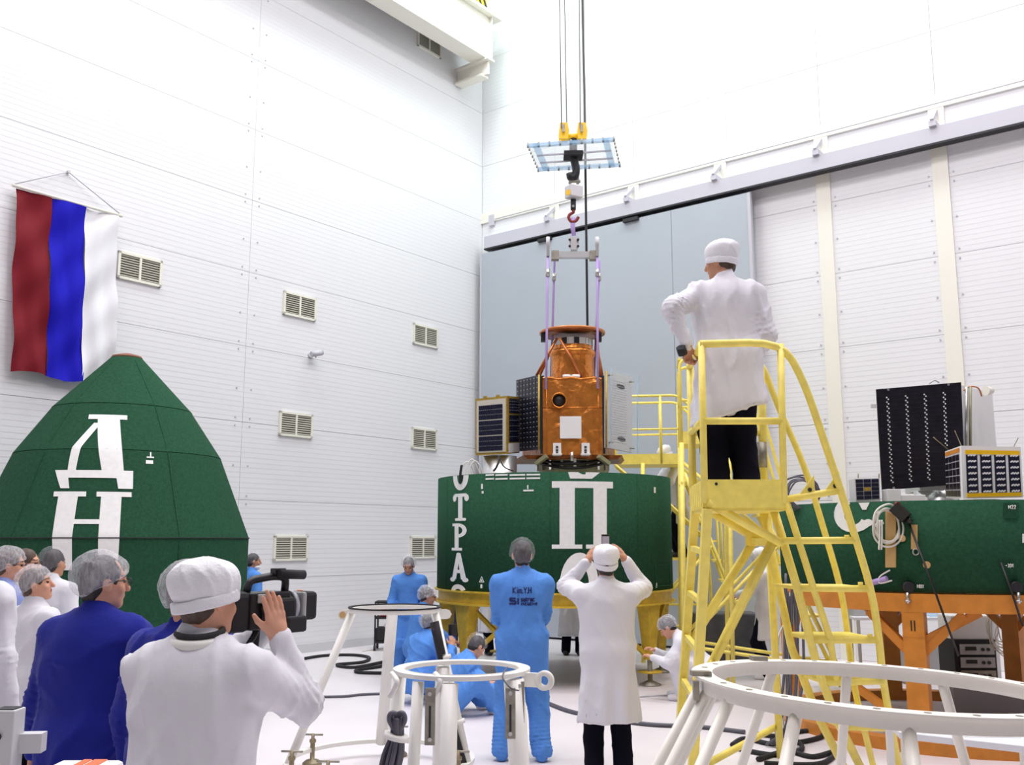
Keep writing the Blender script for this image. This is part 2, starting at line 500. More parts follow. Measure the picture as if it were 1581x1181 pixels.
for ds in (0.4, 1.8):
    p = hall(send + ds, 0.5, beam_hi + 0.17); MB().cyl(p, p + E2 * 0.1, 0.11, n=20).build('wheel', 'dull_steel', t3)
# louvred vents in the left wall
VG = 'louvred vents set in the left wall'
def vent(px, py, wd, ht, label):
    s, z = on_left(px, py)
    t = thing('wall_vent', hall(s, 0, z - ht / 2), label, 'vent', VG)
    mb = MB()
    fw = 0.035
    for (a, b, c, d) in ((-wd / 2, wd / 2, ht / 2 - fw, ht / 2), (-wd / 2, wd / 2, -ht / 2, -ht / 2 + fw), (-wd / 2, -wd / 2 + fw, -ht / 2, ht / 2), (wd / 2 - fw, wd / 2, -ht / 2, ht / 2)):
        wall_box(mb, s + a, s + b, 0.0, 0.035, z + c, z + d)
    mb.build('frame', 'vent_frame', t)
    slab('mullion', s - 0.016, s + 0.016, 0.0, 0.033, z - ht / 2 + fw, z + ht / 2 - fw, 'vent_frame', t)
    slab('backing', s - wd / 2 + fw, s + wd / 2 - fw, 0.0, 0.006, z - ht / 2 + fw, z + ht / 2 - fw, 'vent_dark', t)
    n = 9
    for h in (0, 1):
        a0 = s - wd / 2 + fw if h else s + 0.016
        a1 = s - 0.016 if h else s + wd / 2 - fw
        for k in range(n):
            zz = z - ht / 2 + fw + (ht - 2 * fw) * (k + 0.5) / n
            dz = (ht - 2 * fw) / n * 0.62
            MB().hexa([hall(a0, 0.006, zz + dz * 0.5), hall(a1, 0.006, zz + dz * 0.5), hall(a1, 0.012, zz + dz * 0.5), hall(a0, 0.012, zz + dz * 0.5),
                       hall(a0, 0.026, zz - dz * 0.3), hall(a1, 0.026, zz - dz * 0.3), hall(a1, 0.03, zz - dz * 0.2), hall(a0, 0.03, zz - dz * 0.2)]).build('slat', 'vent_slat', t)
VW, VH = 0.66, 0.38
vent(215, 416, VW, VH, 'louvred wall vent just right of the hanging flag')
vent(462, 473, VW, VH, 'louvred wall vent above the small wall camera')
vent(656, 519, VW, VH, 'louvred wall vent near the corner, in the row above the small wall camera')
vent(456, 656, VW, VH, 'louvred wall vent in the middle row, farther from the hall corner')
vent(654, 678, VW, VH, 'louvred wall vent in the middle row, level with the small gold edged satellite')
vent(448, 846, VW, VH, 'louvred wall vent low on the wall above the video camera')
vent(652, 845, VW, VH, 'louvred wall vent low on the wall, partly hidden by the lettered green drum')
vent(662, 67, VW, VH, 'louvred wall vent high up under the crane girder')
# small wall camera
s, z = on_left(479, 548)
t = thing('wall_camera', hall(s, 0, z - 0.1), 'small grey camera on a bracket in the middle of the left wall', 'camera')
mb = MB(); mb.cyl(hall(s, 0, z), hall(s, 0.03, z), 0.05, n=12); mb.tube([hall(s, 0.02, z), hall(s, 0.12, z - 0.02), hall(s, 0.14, z - 0.06)], 0.014, 6); mb.build('bracket', 'pale_grey', t)
mb = MB(); mb.cyl(hall(s - 0.09, 0.17, z + 0.03), hall(s + 0.1, 0.14, z - 0.02), 0.045, n=12); mb.build('housing', 'rail_grey', t)
mb = MB(); mb.cyl(hall(s - 0.1, 0.172, z + 0.033), hall(s - 0.088, 0.17, z + 0.03), 0.04, n=12); mb.build('lens', 'black', t)
s, z = on_left(476, 937)
slab('wall_socket', s - 0.05, s + 0.05, 0, 0.03, z - 0.06, z + 0.06, 'pale_grey', label='small pale wall socket low on the wall right of the video camera', cat='socket')
# ------------------------------------------------------------------ flag
def flag():
    a = on_left(25, 290, 0.12); b = on_left(184, 330, 0.12)
    zl = on_left(18, 576, 0.1)
    top = (a[1] + b[1]) / 2
    s0, s1 = on_left(24, 300, 0.1)[0], on_left(181, 332, 0.1)[0]
    bot = (zl[1] + on_left(128, 582, 0.1)[1]) / 2
    t = thing('flag', hall((s0 + s1) / 2, 0.1, bot), 'red, blue and white striped flag hanging from a pole on the left wall', 'flag')
    mb = MB(); mb.tube([hall(s0 + 0.06, 0.12, top), hall(s1 - 0.06, 0.12, top)], 0.022, 8); mb.build('pole', 'cream', t)
    mb = MB(); mb.tube([hall(s0 + 0.05, 0.12, top + 0.01), hall((s0 + s1) / 2, 0.03, top + 0.42), hall(s1 - 0.05, 0.12, top + 0.01)], 0.008, 6); mb.build('cord', 'rail_grey', t)
    mb = MB(); p = hall((s0 + s1) / 2, 0.0, top + 0.42); mb.cyl(p, p + E2 * 0.05, 0.02, n=8); mb.build('hook', 'steel', t)
    NX, NZ = 14, 44
    for si, (m, nm) in enumerate((('flag_red', 'red_stripe'), ('flag_blue', 'blue_stripe'), ('flag_white', 'white_stripe'))):
        vs, fs = [], []
        for j in range(NZ + 1):
            for i in range(NX + 1):
                u = (si + i / NX) / 3
                v = j / NZ
                s = s0 + (s1 - s0) * u
                zz = top - 0.02 - (top - bot) * v + 0.03 * math.sin(u * 9) * v
                fold = 0.022 * math.sin(u * 31 + 2.2 * math.sin(v * 3)) * (0.35 + v * 0.8) + 0.03 * math.sin(11 * v + 5.5 * abs(u - 0.5) * 2 + si)
                fold += 0.015 * math.sin(25 * v + 14 * u)
                s += 0.02 * math.sin(v * 5 + si) * v - 0.1 * v
                vs.append(hall(s, 0.115 + fold * 0.9, zz))
        for j in range(NZ):
            for i in range(NX):
                a_ = j * (NX + 1) + i
                fs.append((a_, a_ + 1, a_ + NX + 2, a_ + NX + 1))
        MB().add(vs, fs, True).build(nm, m, t)
flag()
# ------------------------------------------------------------------ painted letters wrapped on surfaces of revolution
class Rev:
    def __init__(self, c, rf): self.c, self.rf = Vector((c[0], c[1], 0)), rf
    def hit(self, px, py):
        r = ray(px, py)
        t0 = (self.c.y - 2.2) / r.y
        for k in range(1600):
            t = t0 + k * 0.0018 / r.y
            p = EYEV + r * t
            if math.hypot(p.x - self.c.x, p.y - self.c.y) < self.rf(p.z):
                return math.atan2(p.x - self.c.x, -(p.y - self.c.y)), p.z
        d = (px - CX) / F * self.c.y - self.c.x
        p = EYEV + r * (self.c.y / r.y)
        return (math.pi / 2 if d > 0 else -math.pi / 2), p.z
    def pt(self, phi, z, off=0.004):
        rr = self.rf(z) + off
        return Vector((self.c.x + rr * math.sin(phi), self.c.y - rr * math.cos(phi), z))
def Q(x0, y0, x1, y1): return [(x0, y0), (x1, y0), (x1, y1), (x0, y1)]
def SK(xa, xb, ya, xc, xd, yc): return [(xa, ya), (xb, ya), (xd, yc), (xc, yc)]
def ARC(cx, cy, rx, ry, wx, wy, a0, a1, n=14):
    out = []
    for i in range(n):
        a, b = R(a0 + (a1 - a0) * i / n), R(a0 + (a1 - a0) * (i + 1) / n)
        o = lambda t: (cx + rx * math.cos(t), cy + ry * math.sin(t))
        k = lambda t: (cx + (rx - wx) * math.cos(t), cy + (ry - wy) * math.sin(t))
        out.append([o(a), o(b), k(b), k(a)])
    return out
def DOT(cx, cy, rx, ry, n=8):
    return [[(cx, cy), (cx + rx * math.cos(2 * math.pi * i / n), cy + ry * math.sin(2 * math.pi * i / n)),
             (cx + rx * math.cos(2 * math.pi * (i + .5) / n), cy + ry * math.sin(2 * math.pi * (i + .5) / n)),
             (cx + rx * math.cos(2 * math.pi * (i + 1) / n), cy + ry * math.sin(2 * math.pi * (i + 1) / n))] for i in range(n)]
GL = {
 'PE': [Q(.0, .9, 1, 1), Q(.12, .05, .36, .92), Q(.66, .05, .89, .92), Q(.0, 0, .48, .06), Q(.54, 0, 1, .06)],
 'EN': [Q(.0, .95, .32, 1), Q(.52, .95, 1, 1), SK(.02, .3, 0, .1, .3, .97), SK(.58, .86, 0, .66, .9, .97), Q(.25, .5, .7, .56)],
 'DE': [Q(.45, .935, .93, 1), SK(.61, .885, .18, .57, .84, .95), SK(.28, .39, .54, .53, .62, .88), SK(.16, .27, .2, .28, .39, .54), Q(.0, .135, 1, .235), SK(.0, .13, 0, .0, .17, .2), SK(.80, 1, 0, .78, 1, .2)],
 'O_low': ARC(.5, 1.0, .5, 1.0, .3, .4, 180, 360),
 'TE': [Q(.36, .1, .64, .95), Q(.12, .88, .88, 1)] + DOT(.12, .84, .13, .13) + DOT(.88, .84, .13, .13) + [Q(.2, 0, .8, .1)] + DOT(.2, .05, .06, .05) + DOT(.8, .05, .06, .05),
 'ER': [Q(.22, .08, .5, 1), Q(.0, 0, .72, .1), Q(.06, .9, .5, 1)] + ARC(.48, .74, .52, .26, .26, .12, -90, 90),
 'A': [SK(.1, .36, .08, .4, .6, 1), SK(.64, .92, .08, .42, .62, 1), Q(.3, .3, .7, .42)] + DOT(.14, .07, .16, .08) + DOT(.86, .07, .16, .08) + DOT(.5, .96, .12, .06),
 'C_top': ARC(.5, .0, .5, 1.0, .28, .6, 20, 180),
 'O_big': ARC(.62, .2, .62, .8, .32, .3, 0, 180) + [Q(0, 0, .32, .22), Q(.92, 0, 1.24, .22)],
 'dish': [SK(.06, .72, .0, .0, .3, .99), SK(.5, .74, .0, .55, 1, .99), SK(.28, .6, .0, .28, .6, .65)],
 'C_cut': ARC(.55, .62, .55, .62, .3, .26, 110, 330) + DOT(.93, .32, .12, .12),
}
def letter(rev, parent, key, box, m='paint_white', name='painted_letter', sub=4, off=0.004):
    x0, y0, x1, y1 = box
    xc, yc = (x0 + x1) / 2, (y0 + y1) / 2
    z0, z1 = rev.hit(xc, y1)[1], rev.hit(xc, y0)[1]
    pb0, pb1 = rev.hit(x0, y1)[0], rev.hit(x1, y1)[0]
    pt0, pt1 = rev.hit(x0, y0)[0], rev.hit(x1, y0)[0]
    mb = MB()
    for q in (GL[key] if isinstance(key, str) else key):
        vs, fs = [], []
        for j in range(sub + 1):
            for i in range(sub + 1):
                a, b = i / sub, j / sub
                u = (q[0][0] * (1 - a) + q[1][0] * a) * (1 - b) + (q[3][0] * (1 - a) + q[2][0] * a) * b
                v = (q[0][1] * (1 - a) + q[1][1] * a) * (1 - b) + (q[3][1] * (1 - a) + q[2][1] * a) * b
                p0 = pb0 + (pt0 - pb0) * v; p1 = pb1 + (pt1 - pb1) * v
                vs.append(rev.pt(p0 + (p1 - p0) * u, z0 + (z1 - z0) * v, off))
        for j in range(sub):
            for i in range(sub):
                k = j * (sub + 1) + i
                fs.append((k, k + 1, k + sub + 2, k + sub + 1))
        mb.add(vs, fs, True)
    return mb.build(name, m, parent)
# ------------------------------------------------------------------ nose fairing on the left
FC = at(178, 829, 10.8)
def zat(px, py, Y): return at(px, py, Y).z
px2m = lambda p, Y: p / 1509.0 * Y
fprof = [(px2m(199, 10.8), 0.42), (px2m(199, 10.8), zat(178, 831, 10.8)), (px2m(151, 10.8), zat(183, 707, 10.8)), (px2m(103, 10.8), zat(187, 636, 10.8)), (px2m(23, 10.8), zat(192, 553, 10.8))]
def rprof(prof):
    def rf(z):
        if z <= prof[0][1]: return prof[0][0]
        for (r0, z0), (r1, z1) in zip(prof, prof[1:]):
            if z0 <= z <= z1: return r0 + (r1 - r0) * (z - z0) / (z1 - z0)
        return 0.0
    return rf
t = thing('nose_fairing', (FC.x, FC.y, 0.0), 'dark green cone shaped rocket nose fairing with large white letters', 'fairing')
c0 = (FC.x, FC.y, 0)
def soft(prof, n=6):
    out = []
    for (r0, z0), (r1, z1) in zip(prof, prof[1:]):
        out += [(r0 + (r1 - r0) * k / n, z0 + (z1 - z0) * k / n) for k in range(n)]
    return out + [prof[-1]]
for i, (a, b) in enumerate(zip(fprof, fprof[1:])):
    MB().lathe([(a[0], a[1] + (0.006 if i else 0)), (b[0], b[1])], c0, 72).build(('skirt_shell', 'lower_shell', 'middle_shell', 'upper_shell')[i], 'green_felt', t)
for r_, z_ in fprof[1:2]:
    MB().lathe([(r_ - 0.02, z_ - 0.004), (r_ + 0.011, z_ - 0.004), (r_ + 0.011, z_ + 0.008), (r_ - 0.02, z_ + 0.008)], c0, 72, closed=True).build('joint_line', 'black_matt', t)
zt_ = fprof[-1][1]
MB().lathe([(0.0, zt_ + 0.05), (0.06, zt_ + 0.048), (px2m(22, 10.8), zt_ + 0.02), (px2m(24, 10.8), zt_ - 0.005), (0.0, zt_ - 0.005)], c0, 32).build('nose_cap', 'brown_cap', t)
MB().lathe([(fprof[0][0] + 0.05, 0.30), (fprof[0][0] + 0.05, 0.42), (fprof[0][0] - 0.12, 0.42), (fprof[0][0] - 0.12, 0.30)], c0, 48, smooth=False, closed=True).build('base_ring', 'yellow_worn', t)
for k in range(6):
    a = R(60 * k + 20)
    p = Vector((FC.x + 1.3 * math.cos(a), FC.y + 1.3 * math.sin(a), 0))
    MB().lathe([(0.09, 0), (0.09, 0.03), (0.035, 0.08), (0.035, 0.30)], p, 14).build('foot', 'dull_steel', t)
rf = Rev((FC.x, FC.y), rprof(fprof))
letter(rf, t, 'DE', (94, 640, 205, 754), sub=8, off=0.008)
full = [Q(.0, .935, .43, 1), Q(.56, .935, 1, 1), SK(.0, .24, 0, .07, .33, .97), SK(.57, .82, 0, .62, .875, .97), Q(.25, .58, .66, .64)]
letter(rf, t, full, (84, 759, 203, 880), sub=12, off=0.008)
letter(rf, t, [Q(0, 0, .8, .3), Q(.1, .5, .9, .62), Q(.45, .62, .6, 1.0)], (225, 698, 239, 716), name='stencil_mark', sub=1)
letter(rf, t, ARC(.5, .5, .5, .5, .3, .3, 60, 300), (-14, 752, 5, 778), sub=1)
# raised vertical seams
for px in (262, 60):
    mb = MB()
    ph = rf.hit(px, 720)[0]
    pts = [rf.pt(ph, z_, 0.003) for z_ in np.linspace(0.5, zt_ - 0.05, 24)]
    mb.tube(pts, 0.006, 6); mb.build('seam', 'green_felt', t)
# ------------------------------------------------------------------ big drum in the middle
DC = Vector((0.555, 12.9, 0)); DRAD = 1.535; DZ0, DZ1 = 1.11, 2.505
t = thing('payload_drum', (DC.x, DC.y, DZ0), 'large dark green cylinder with white letters on a yellow stand', 'drum', 'green drums')
MB().lathe([(DRAD, DZ0), (DRAD, DZ1), (DRAD - 0.07, DZ1 + 0.0), (DRAD - 0.07, DZ0)], DC, 96, closed=True).build('drum_shell', 'green_felt', t)
MB().lathe([(0.0, DZ1 - 0.12), (DRAD - 0.07, DZ1 - 0.12), (DRAD - 0.07, DZ1 - 0.16), (0, DZ1 - 0.16)], DC, 64, smooth=False).build('deck', 'dull_steel', t)
rv = Rev((DC.x, DC.y), lambda z: DRAD)
for key, bx in (('O_low', (700, 734, 724, 757)), ('TE', (700, 762, 724, 804)), ('ER', (698, 808, 721, 850)), ('A', (696, 854, 723, 898)), ('C_top', (697, 902, 720, 914)),
                ('PE', (852, 743, 946, 847)), ('O_big', (864, 853, 913, 917)), ('dish', (877, 729, 926, 739))):
    letter(rv, t, key, bx, sub=4)
for bx in ((750, 732, 763, 734.5), (765, 732, 784, 734.5), (787, 732, 811, 734.5), (813, 731.5, 834, 734), (750, 738, 763, 740.5), (765, 738, 784, 740.5), (787, 737.5, 811, 740), (813, 737, 834, 739.5)):
    letter(rv, t, [Q(0, 0, 1, 1)], bx, name='painted_bar', sub=3)
for bx in ((743, 747, 746, 755), (744, 758, 747, 762), (814, 749, 816, 755), (808, 756, 824, 758.5), (1009, 752, 1012, 761), (742, 902, 745, 908), (1012, 900, 1014, 907)):
    letter(rv, t, [Q(0, 0, 1, 1)], bx, name='stencil_mark', sub=1)
letter(rv, t, [SK(0, .14, 0, .43, .57, 1), SK(.86, 1, 0, .43, .57, 1), Q(0, 0, 1, .13), Q(.4, .2, .6, .5)], (740, 890, 748, 899), name='stencil_mark', sub=1)
mb = MB()
for px in (1012, 1034):
    ph = rv.hit(px, 890)[0]
    mb.tube([rv.pt(ph, z_, 0.002) for z_ in (zat(1020, 905, 12.0), zat(1020, 872, 12.0))], 0.006, 5)
for py in (872, 905):
    z_ = zat(1020, py, 12.0)
    mb.tube([rv.pt(rv.hit(px, 890)[0], z_, 0.002) for px in (1012, 1018, 1024, 1030, 1034)], 0.006, 5)
mb.build('hatch_outline', 'green_felt', t)
for px in (690, 850, 985):
    ph = rv.hit(px, 820)[0]
    MB().tube([rv.pt(ph, DZ0 + 0.01, 0), rv.pt(ph, DZ1 - 0.01, 0)], 0.005, 5).build('seam', 'green_felt', t)
mb = MB()
p = at(711, 733, 11.9)
for dx, h_ in ((0, 0.16), (0.06, 0.19), (0.1, 0.17)):
    mb.tube(spline([p + Vector((dx, 0, -0.06)), p + Vector((dx + 0.02, 0.02, h_ * 0.6)), p + Vector((dx + 0.09, 0.03, h_)), p + Vector((dx + 0.17, 0.05, 0.02)), p + Vector((dx + 0.17, 0.08, -0.12))], 6), 0.008, 6)
mb.build('cable_loop', 'cable_white', t)
MB().tube(spline([p + Vector((-0.005, -0.01, -0.1)), p + Vector((0.0, -0.01, 0.02)), p + Vector((0.015, -0.01, 0.12))], 5), 0.016, 8).build('black_connector', 'black', t)
# yellow stand below it
t = thing('drum_stand', (DC.x, DC.y, 0), 'yellow steel ring stand with screw feet under the middle green drum', 'stand', 'drum stands')
MB().lathe([(DRAD + 0.03, DZ0 - 0.17), (DRAD + 0.03, DZ0 - 0.15), (DRAD - 0.02, DZ0 - 0.15), (DRAD - 0.02, DZ0 - 0.02), (DRAD + 0.03, DZ0 - 0.02), (DRAD + 0.03, DZ0), (DRAD - 0.2, DZ0), (DRAD - 0.2, DZ0 - 0.17)], DC, 72, smooth=False, closed=True).build('ring_beam', 'yellow_worn', t)
for ph in (-50, 50, -100, 100, -150, 150):
    a = R(ph)
    d = Vector((math.sin(a), -math.cos(a), 0)); tn = Vector((math.cos(a), math.sin(a), 0))
    p = DC + d * (DRAD - 0.1)
    def cs(z, h1, h2): return [p - tn * h1 - d * h2 + UP * z, p + tn * h1 - d * h2 + UP * z, p + tn * h1 + d * h2 + UP * z, p - tn * h1 + d * h2 + UP * z]
    zz = DZ0 - 0.17
    lg = MB().hexa(cs(0.3, 0.055, 0.05) + cs(zz, 0.14, 0.08)).build('leg', 'yellow_worn', t)
    MB().lathe([(0.0, 0.0), (0.13, 0.0), (0.13, 0.015), (0.03, 0.06), (0.03, 0.32)], p, 16).build('screw_foot', 'dull_steel', lg)
    MB().lathe([(0.03, 0.13), (0.15, 0.15), (0.15, 0.165), (0.03, 0.165)], p, 16).build('hand_wheel', 'yellow_worn', lg)
for pa, pb in (((-50, 0.95), (-20, 0.4)), ((-18, 0.9), (-48, 0.35)), ((50, 0.35), (85, 0.9)), ((20, 0.9), (48, 0.35))):
    q = [DC + Vector((math.sin(R(a)), -math.cos(R(a)), 0)) * (DRAD - 0.12) + UP * z_ for a, z_ in (pa, pb)]
    MB().tube(q, 0.032, 4).build('brace', 'yellow_worn', t)
# ------------------------------------------------------------------ drum on the right
BC = Vector((4.155, 9.5, 0)); BR = 1.5; BZ0, BZ1 = 1.285, 2.045
t = thing('instrument_drum', (BC.x, BC.y, BZ0), 'low dark green cylinder on the right carrying satellites, hung with coiled cable', 'drum', 'green drums')
MB().lathe([(BR, BZ0), (BR, BZ1), (BR - 0.07, BZ1), (BR - 0.07, BZ0)], BC, 96, closed=True).build('drum_shell', 'green_felt', t)
MB().lathe([(0.0, BZ1 - 0.04), (BR - 0.07, BZ1 - 0.04), (BR - 0.07, BZ1 - 0.08), (0, BZ1 - 0.08)], BC, 64, smooth=False).build('deck', 'dull_steel', t)
rb = Rev((BC.x, BC.y), lambda z: BR)
letter(rb, t, 'C_cut', (1288, 776, 1345, 822), sub=3)
letter(rb, t, [SK(.35, .7, 0, 0, 1, 1)], (1326, 776, 1343, 787), sub=2)
letter(rb, t, [Q(0, 0, 1, 1)], (1578, 824, 1592, 838), sub=2)
def on_drum(px, py, off=0.01): return rb.pt(*rb.hit(px, py), off)
def drum_rect(name, m, x0, y0, x1, y1, th):
    a, b, c, d = on_drum(x0, y1, 0), on_drum(x1, y1, 0), on_drum(x1, y0, 0), on_drum(x0, y0, 0)
    nn = (b - a).cross(d - a).normalized()
    if nn.y > 0: nn = -nn
    return MB().hexa([a, b, c, d] + [v + nn * th for v in (a, b, c, d)]).build(name, m, t)
drum_rect('plywood_strip', 'wood', 1368, 789, 1384, 876, 0.02)
drum_rect('wooden_tag', 'wood', 1407, 810, 1417, 848, 0.015)
drum_rect('hatch_plate', 'green_felt', 1549, 776, 1572, 800, 0.012)
for px, py, rr in ((1393, 831, 0.03), (1431, 872, 0.03)):
    p = on_drum(px, py, 0); n_ = (p - BC); n_.z = 0; n_.normalize()
    MB().cyl(p, p + n_ * 0.012, rr, n=18).build('round_cover', 'wood', t)
p = on_drum(1414, 852, 0.01); MB().tube([p + Vector((math.cos(a) * 0.025, -0.004, math.sin(a) * 0.025)) for a in np.linspace(0, 6.28, 17)[:-1]], 0.006, 6, closed=True).build('metal_ring', 'steel', t)
p = on_drum(1372, 812, 0.05); mb = MB()
random.seed(4)
for k in range(5):
    rr = 0.115 + random.uniform(-0.02, 0.02)
    mb.tube(spline([p + Vector((math.cos(a) * rr * random.uniform(.92, 1.06), random.uniform(-0.03, 0.01), math.sin(a) * rr * 1.35 * random.uniform(.95, 1.05))) for a in np.linspace(0, 6.28, 11)[:-1]], 4, True), 0.009, 6, closed=True)
for dx in (-0.07, -0.05):
    mb.tube(spline([p + Vector((dx, -0.03, 0.05)), p + Vector((dx - 0.01, -0.035, -0.1)), p + Vector((dx - 0.02, -0.03, -0.2))], 5), 0.008, 6)
mb.build('coiled_cable', 'cable_white', t)
mb = MB(); mb.tube([on_drum(1356, 812, 0.05), on_drum(1366, 806, 0.06)], 0.02, 8); mb.build('cable_tie', 'paper_white', t)
mb = MB()
a, b = on_drum(1383, 782, 0.05), on_drum(1402, 800, 0.05)
mb.bar(a, b, 0.08, 0.1); mb.cyl(b, b + (b - a).normalized() * 0.05, 0.022, n=10)
mb.build('black_clamp', 'black', t)
mb = MB(); a = on_drum(1386, 779, 0.055); mb.cyl(a, a + Vector((0.01, -0.03, 0)), 0.022, n=10); mb.build('red_button', 'red_hook', t)
for a, b in (((1404, 806), (1480, 1013)), ((1543, 868), (1579, 966))):
    p, q = on_drum(*a, 0.03), None
    q = at(b[0], b[1], 7.9)
    MB().tube([p, (p + q) / 2 + Vector((0, -0.01, 0)), q], 0.009, 6).build('tie_cord', 'black', t)
for px in (1400, 1566):
    p = on_drum(px, 906, 0.0)
    mb = MB(); mb.cyl(p, p + Vector((0, -0.05, 0)), 0.045, n=14); mb.build('black_knob', 'black', t)
    p = on_drum(px + 3, 922, 0.04)
    mb = MB(); mb.cyl(p + UP * 0.04, p - UP * 0.05, 0.014, n=8); mb.cyl(p - UP * 0.02, p - UP * 0.035, 0.028, n=6); mb.build('bolt', 'steel', t)
mb = MB(); a, b = on_drum(1340, 902, 0.03), on_drum(1372, 893, 0.04); mb.cyl(a, b, 0.025, n=10); mb.build('pipe_stub', 'purple', t)
mb = MB(); mb.tube(spline([on_drum(1376, 880, 0.03), on_drum(1362, 890, 0.05), on_drum(1362, 900, 0.05), on_drum(1380, 896, 0.05)], 6), 0.007, 6); mb.build('white_lead', 'cable_white', t)
# small stencils
for txt, px, py, wpx in (('H22', 1562, 783, 12), ('IO31', 1422, 905, 11), ('-3O1', 1558, 873, 13)):
    SG = {'H': [[(0, 0), (0, 1)], [(.6, 0), (.6, 1)], [(0, .5), (.6, .5)]], '2': [[(0, .8), (.2, 1), (.5, 1), (.6, .75), (0, 0), (.6, 0)]], 'I': [[(.1, 0), (.1, 1)]], '1': [[(0, .7), (.3, 1), (.3, 0)]],
          'O': [[(0, .2), (0, .8), (.3, 1), (.6, .8), (.6, .2), (.3, 0), (0, .2)]], '3': [[(0, 1), (.55, .85), (.2, .52), (.6, .25), (.3, 0), (0, .1)]], '-': [[(0, .5), (.5, .5)]]}
    cw = wpx / len(txt)
    for i, ch in enumerate(txt):
        mb = MB()
        for st in SG[ch]:
            mb.tube([on_drum(px - wpx / 2 + i * cw + u_ * cw * 1.1, py + 2.6 - v_ * 5.2, 0.016) for u_, v_ in st], 0.0035, 5)
        mb.build('stencil_letter', 'paint_white', t)
# orange stand
t = thing('drum_stand', (BC.x, BC.y, 0), 'orange steel stand with square legs under the right green drum', 'stand', 'drum stands')
MB().lathe([(BR + 0.03, BZ0 - 0.16), (BR + 0.03, BZ0 - 0.01), (BR - 0.16, BZ0 - 0.01), (BR - 0.16, BZ0 - 0.16)], BC, 72, smooth=False, closed=True).build('ring_beam', 'orange_paint', t)
MB().lathe([(BR + 0.05, 0.0), (BR + 0.05, 0.1), (BR - 0.1, 0.1), (BR - 0.1, 0.0)], BC, 72, smooth=False, closed=True).build('base_ring', 'orange_paint', t)
def pol(ph, r_, z_): return BC + Vector((math.sin(R(ph)), -math.cos(R(ph)), 0)) * r_ + UP * z_
for ph in (-33, 27, 130, 180, -100, 75):
    a = R(ph)
    p = pol(ph, BR - 0.05, 0)
    lg = MB().box(p + UP * ((BZ0 - 0.16 + 0.1) / 2), (0.17, 0.15, BZ0 - 0.26), a).build('leg', 'orange_paint', t)
    if ph == -33:
        for z_ in (0.62, 0.93):
            MB().box(p + UP * z_, (0.176, 0.156, 0.012), a).build('weld_band', 'orange_paint', lg)
        fr = p + Vector((math.sin(a), -math.cos(a), 0)) * 0.0775 + UP * (BZ0 - 0.27)
        tx = Vector((math.cos(a), math.sin(a), 0))
        for dx in (-0.013, 0.013):
            MB().obox(fr + tx * dx, tx, Vector((math.sin(a), -math.cos(a), 0)), UP, 0.009, 0.004, 0.085).build('painted_numeral', 'black', lg)
    for sgn in (-1, 1):
        MB().bar(pol(ph, BR - 0.06, BZ0 - 0.55), pol(ph + sgn * 15, BR - 0.06, BZ0 - 0.17), 0.07, 0.07).build('brace', 'orange_paint', t)
MB().bar(pol(-33, BR - 0.06, 0.14), pol(-62, BR - 0.06, 0.55), 0.06, 0.06).build('brace', 'orange_paint', t)
MB().bar(pol(-33, BR - 0.06, 0.85), pol(-13, BR - 0.06, BZ0 - 0.15), 0.07, 0.07).build('brace', 'orange_paint', t)
# ------------------------------------------------------------------ hoist above the satellite
HY = 12.6
hx = lambda px, py, dy=0.0: at(px, py, HY + dy)
t = thing('crane_hook_block', hx(886, 335), 'yellow crane hook block with steel ropes, big black hook and red hook below', 'crane hook')
for px, dy in ((867, -0.1), (875, 0.1), (896, -0.1), (903, 0.1)):
    p = hx(px, 198, dy)
    top = Vector((p.x + (-0.05 if px < 885 else 0.02), p.y, 14.5))
    MB().tube([p, top], 0.0085, 6).build('wire_rope', 'rope_grey', t)
for px in (870, 898):
    mb = MB()
    c = hx(px, 206)
    for dy in (-0.09, 0.05):
        mb.prism([(-0.06, -0.11), (0.06, -0.11), (0.075, 0.0), (0.05, 0.12), (-0.05, 0.12), (-0.065, 0.0)], c + Vector((0, dy + 0.04, 0)), (1, 0, 0), (0, 0, 1), 0.04)
    mb.build('sheave_cheek', 'hoist_yellow', t)
    MB().box(hx(px, 198, -0.12), (0.035, 0.03, 0.11)).build('rope_guard', 'dull_steel', t)
MB().cyl(hx(870, 212), hx(898, 211), 0.05, n=14).build('crosshead', 'hoist_yellow', t)
MB().tube(rounded([hx(885, 215), hx(885, 236), hx(887, 250), hx(890, 262), hx(888, 274), hx(881, 275), hx(880, 268)], 0.08), [0.05] * 3 + [0.065] * 18 + [0.05] * 4 + [0.03] * 1 if False else 0.055, 10).build('black_hook', 'black', t)
MB().box(hx(885, 240), (0.26, 0.22, 0.06)).build('swivel_block', 'black_matt', t)
mb = MB(); mb.tube(rounded([hx(881, 268), hx(880, 284)], .02), 0.02, 8); mb.tube([hx(892, 268), hx(892, 284)], 0.02, 8); mb.cyl(hx(879, 280), hx(896, 280), 0.022, n=8); mb.build('shackle', 'dull_steel', t)
bx_ = MB().box(hx(886, 297), (0.2, 0.17, 0.17), 0.5).build('load_cell', 'pale_grey', t, bevel=0.012)
MB().obox(hx(877, 297, -0.125), Vector((0.7, -0.7, 0)), Vector((0.7, 0.7, 0)), UP, 0.07, 0.012, 0.07).build('warning_label', 'hoist_yellow', bx_)
mb = MB(); mb.bar(hx(885, 308), hx(885, 324), 0.07, 0.05, (0, 1, 0)); mb.build('link', 'black', t)
MB().cyl(hx(885, 318, -0.06), hx(885, 318, 0.05), 0.018, n=10).build('link_pin', 'steel', t)
MB().tube(spline([hx(885, 324), hx(885, 328), hx(880, 331), hx(878, 336), hx(882, 342), hx(889, 341), hx(893, 335)], 5), 0.022, 8).build('red_hook', 'red_hook', t)
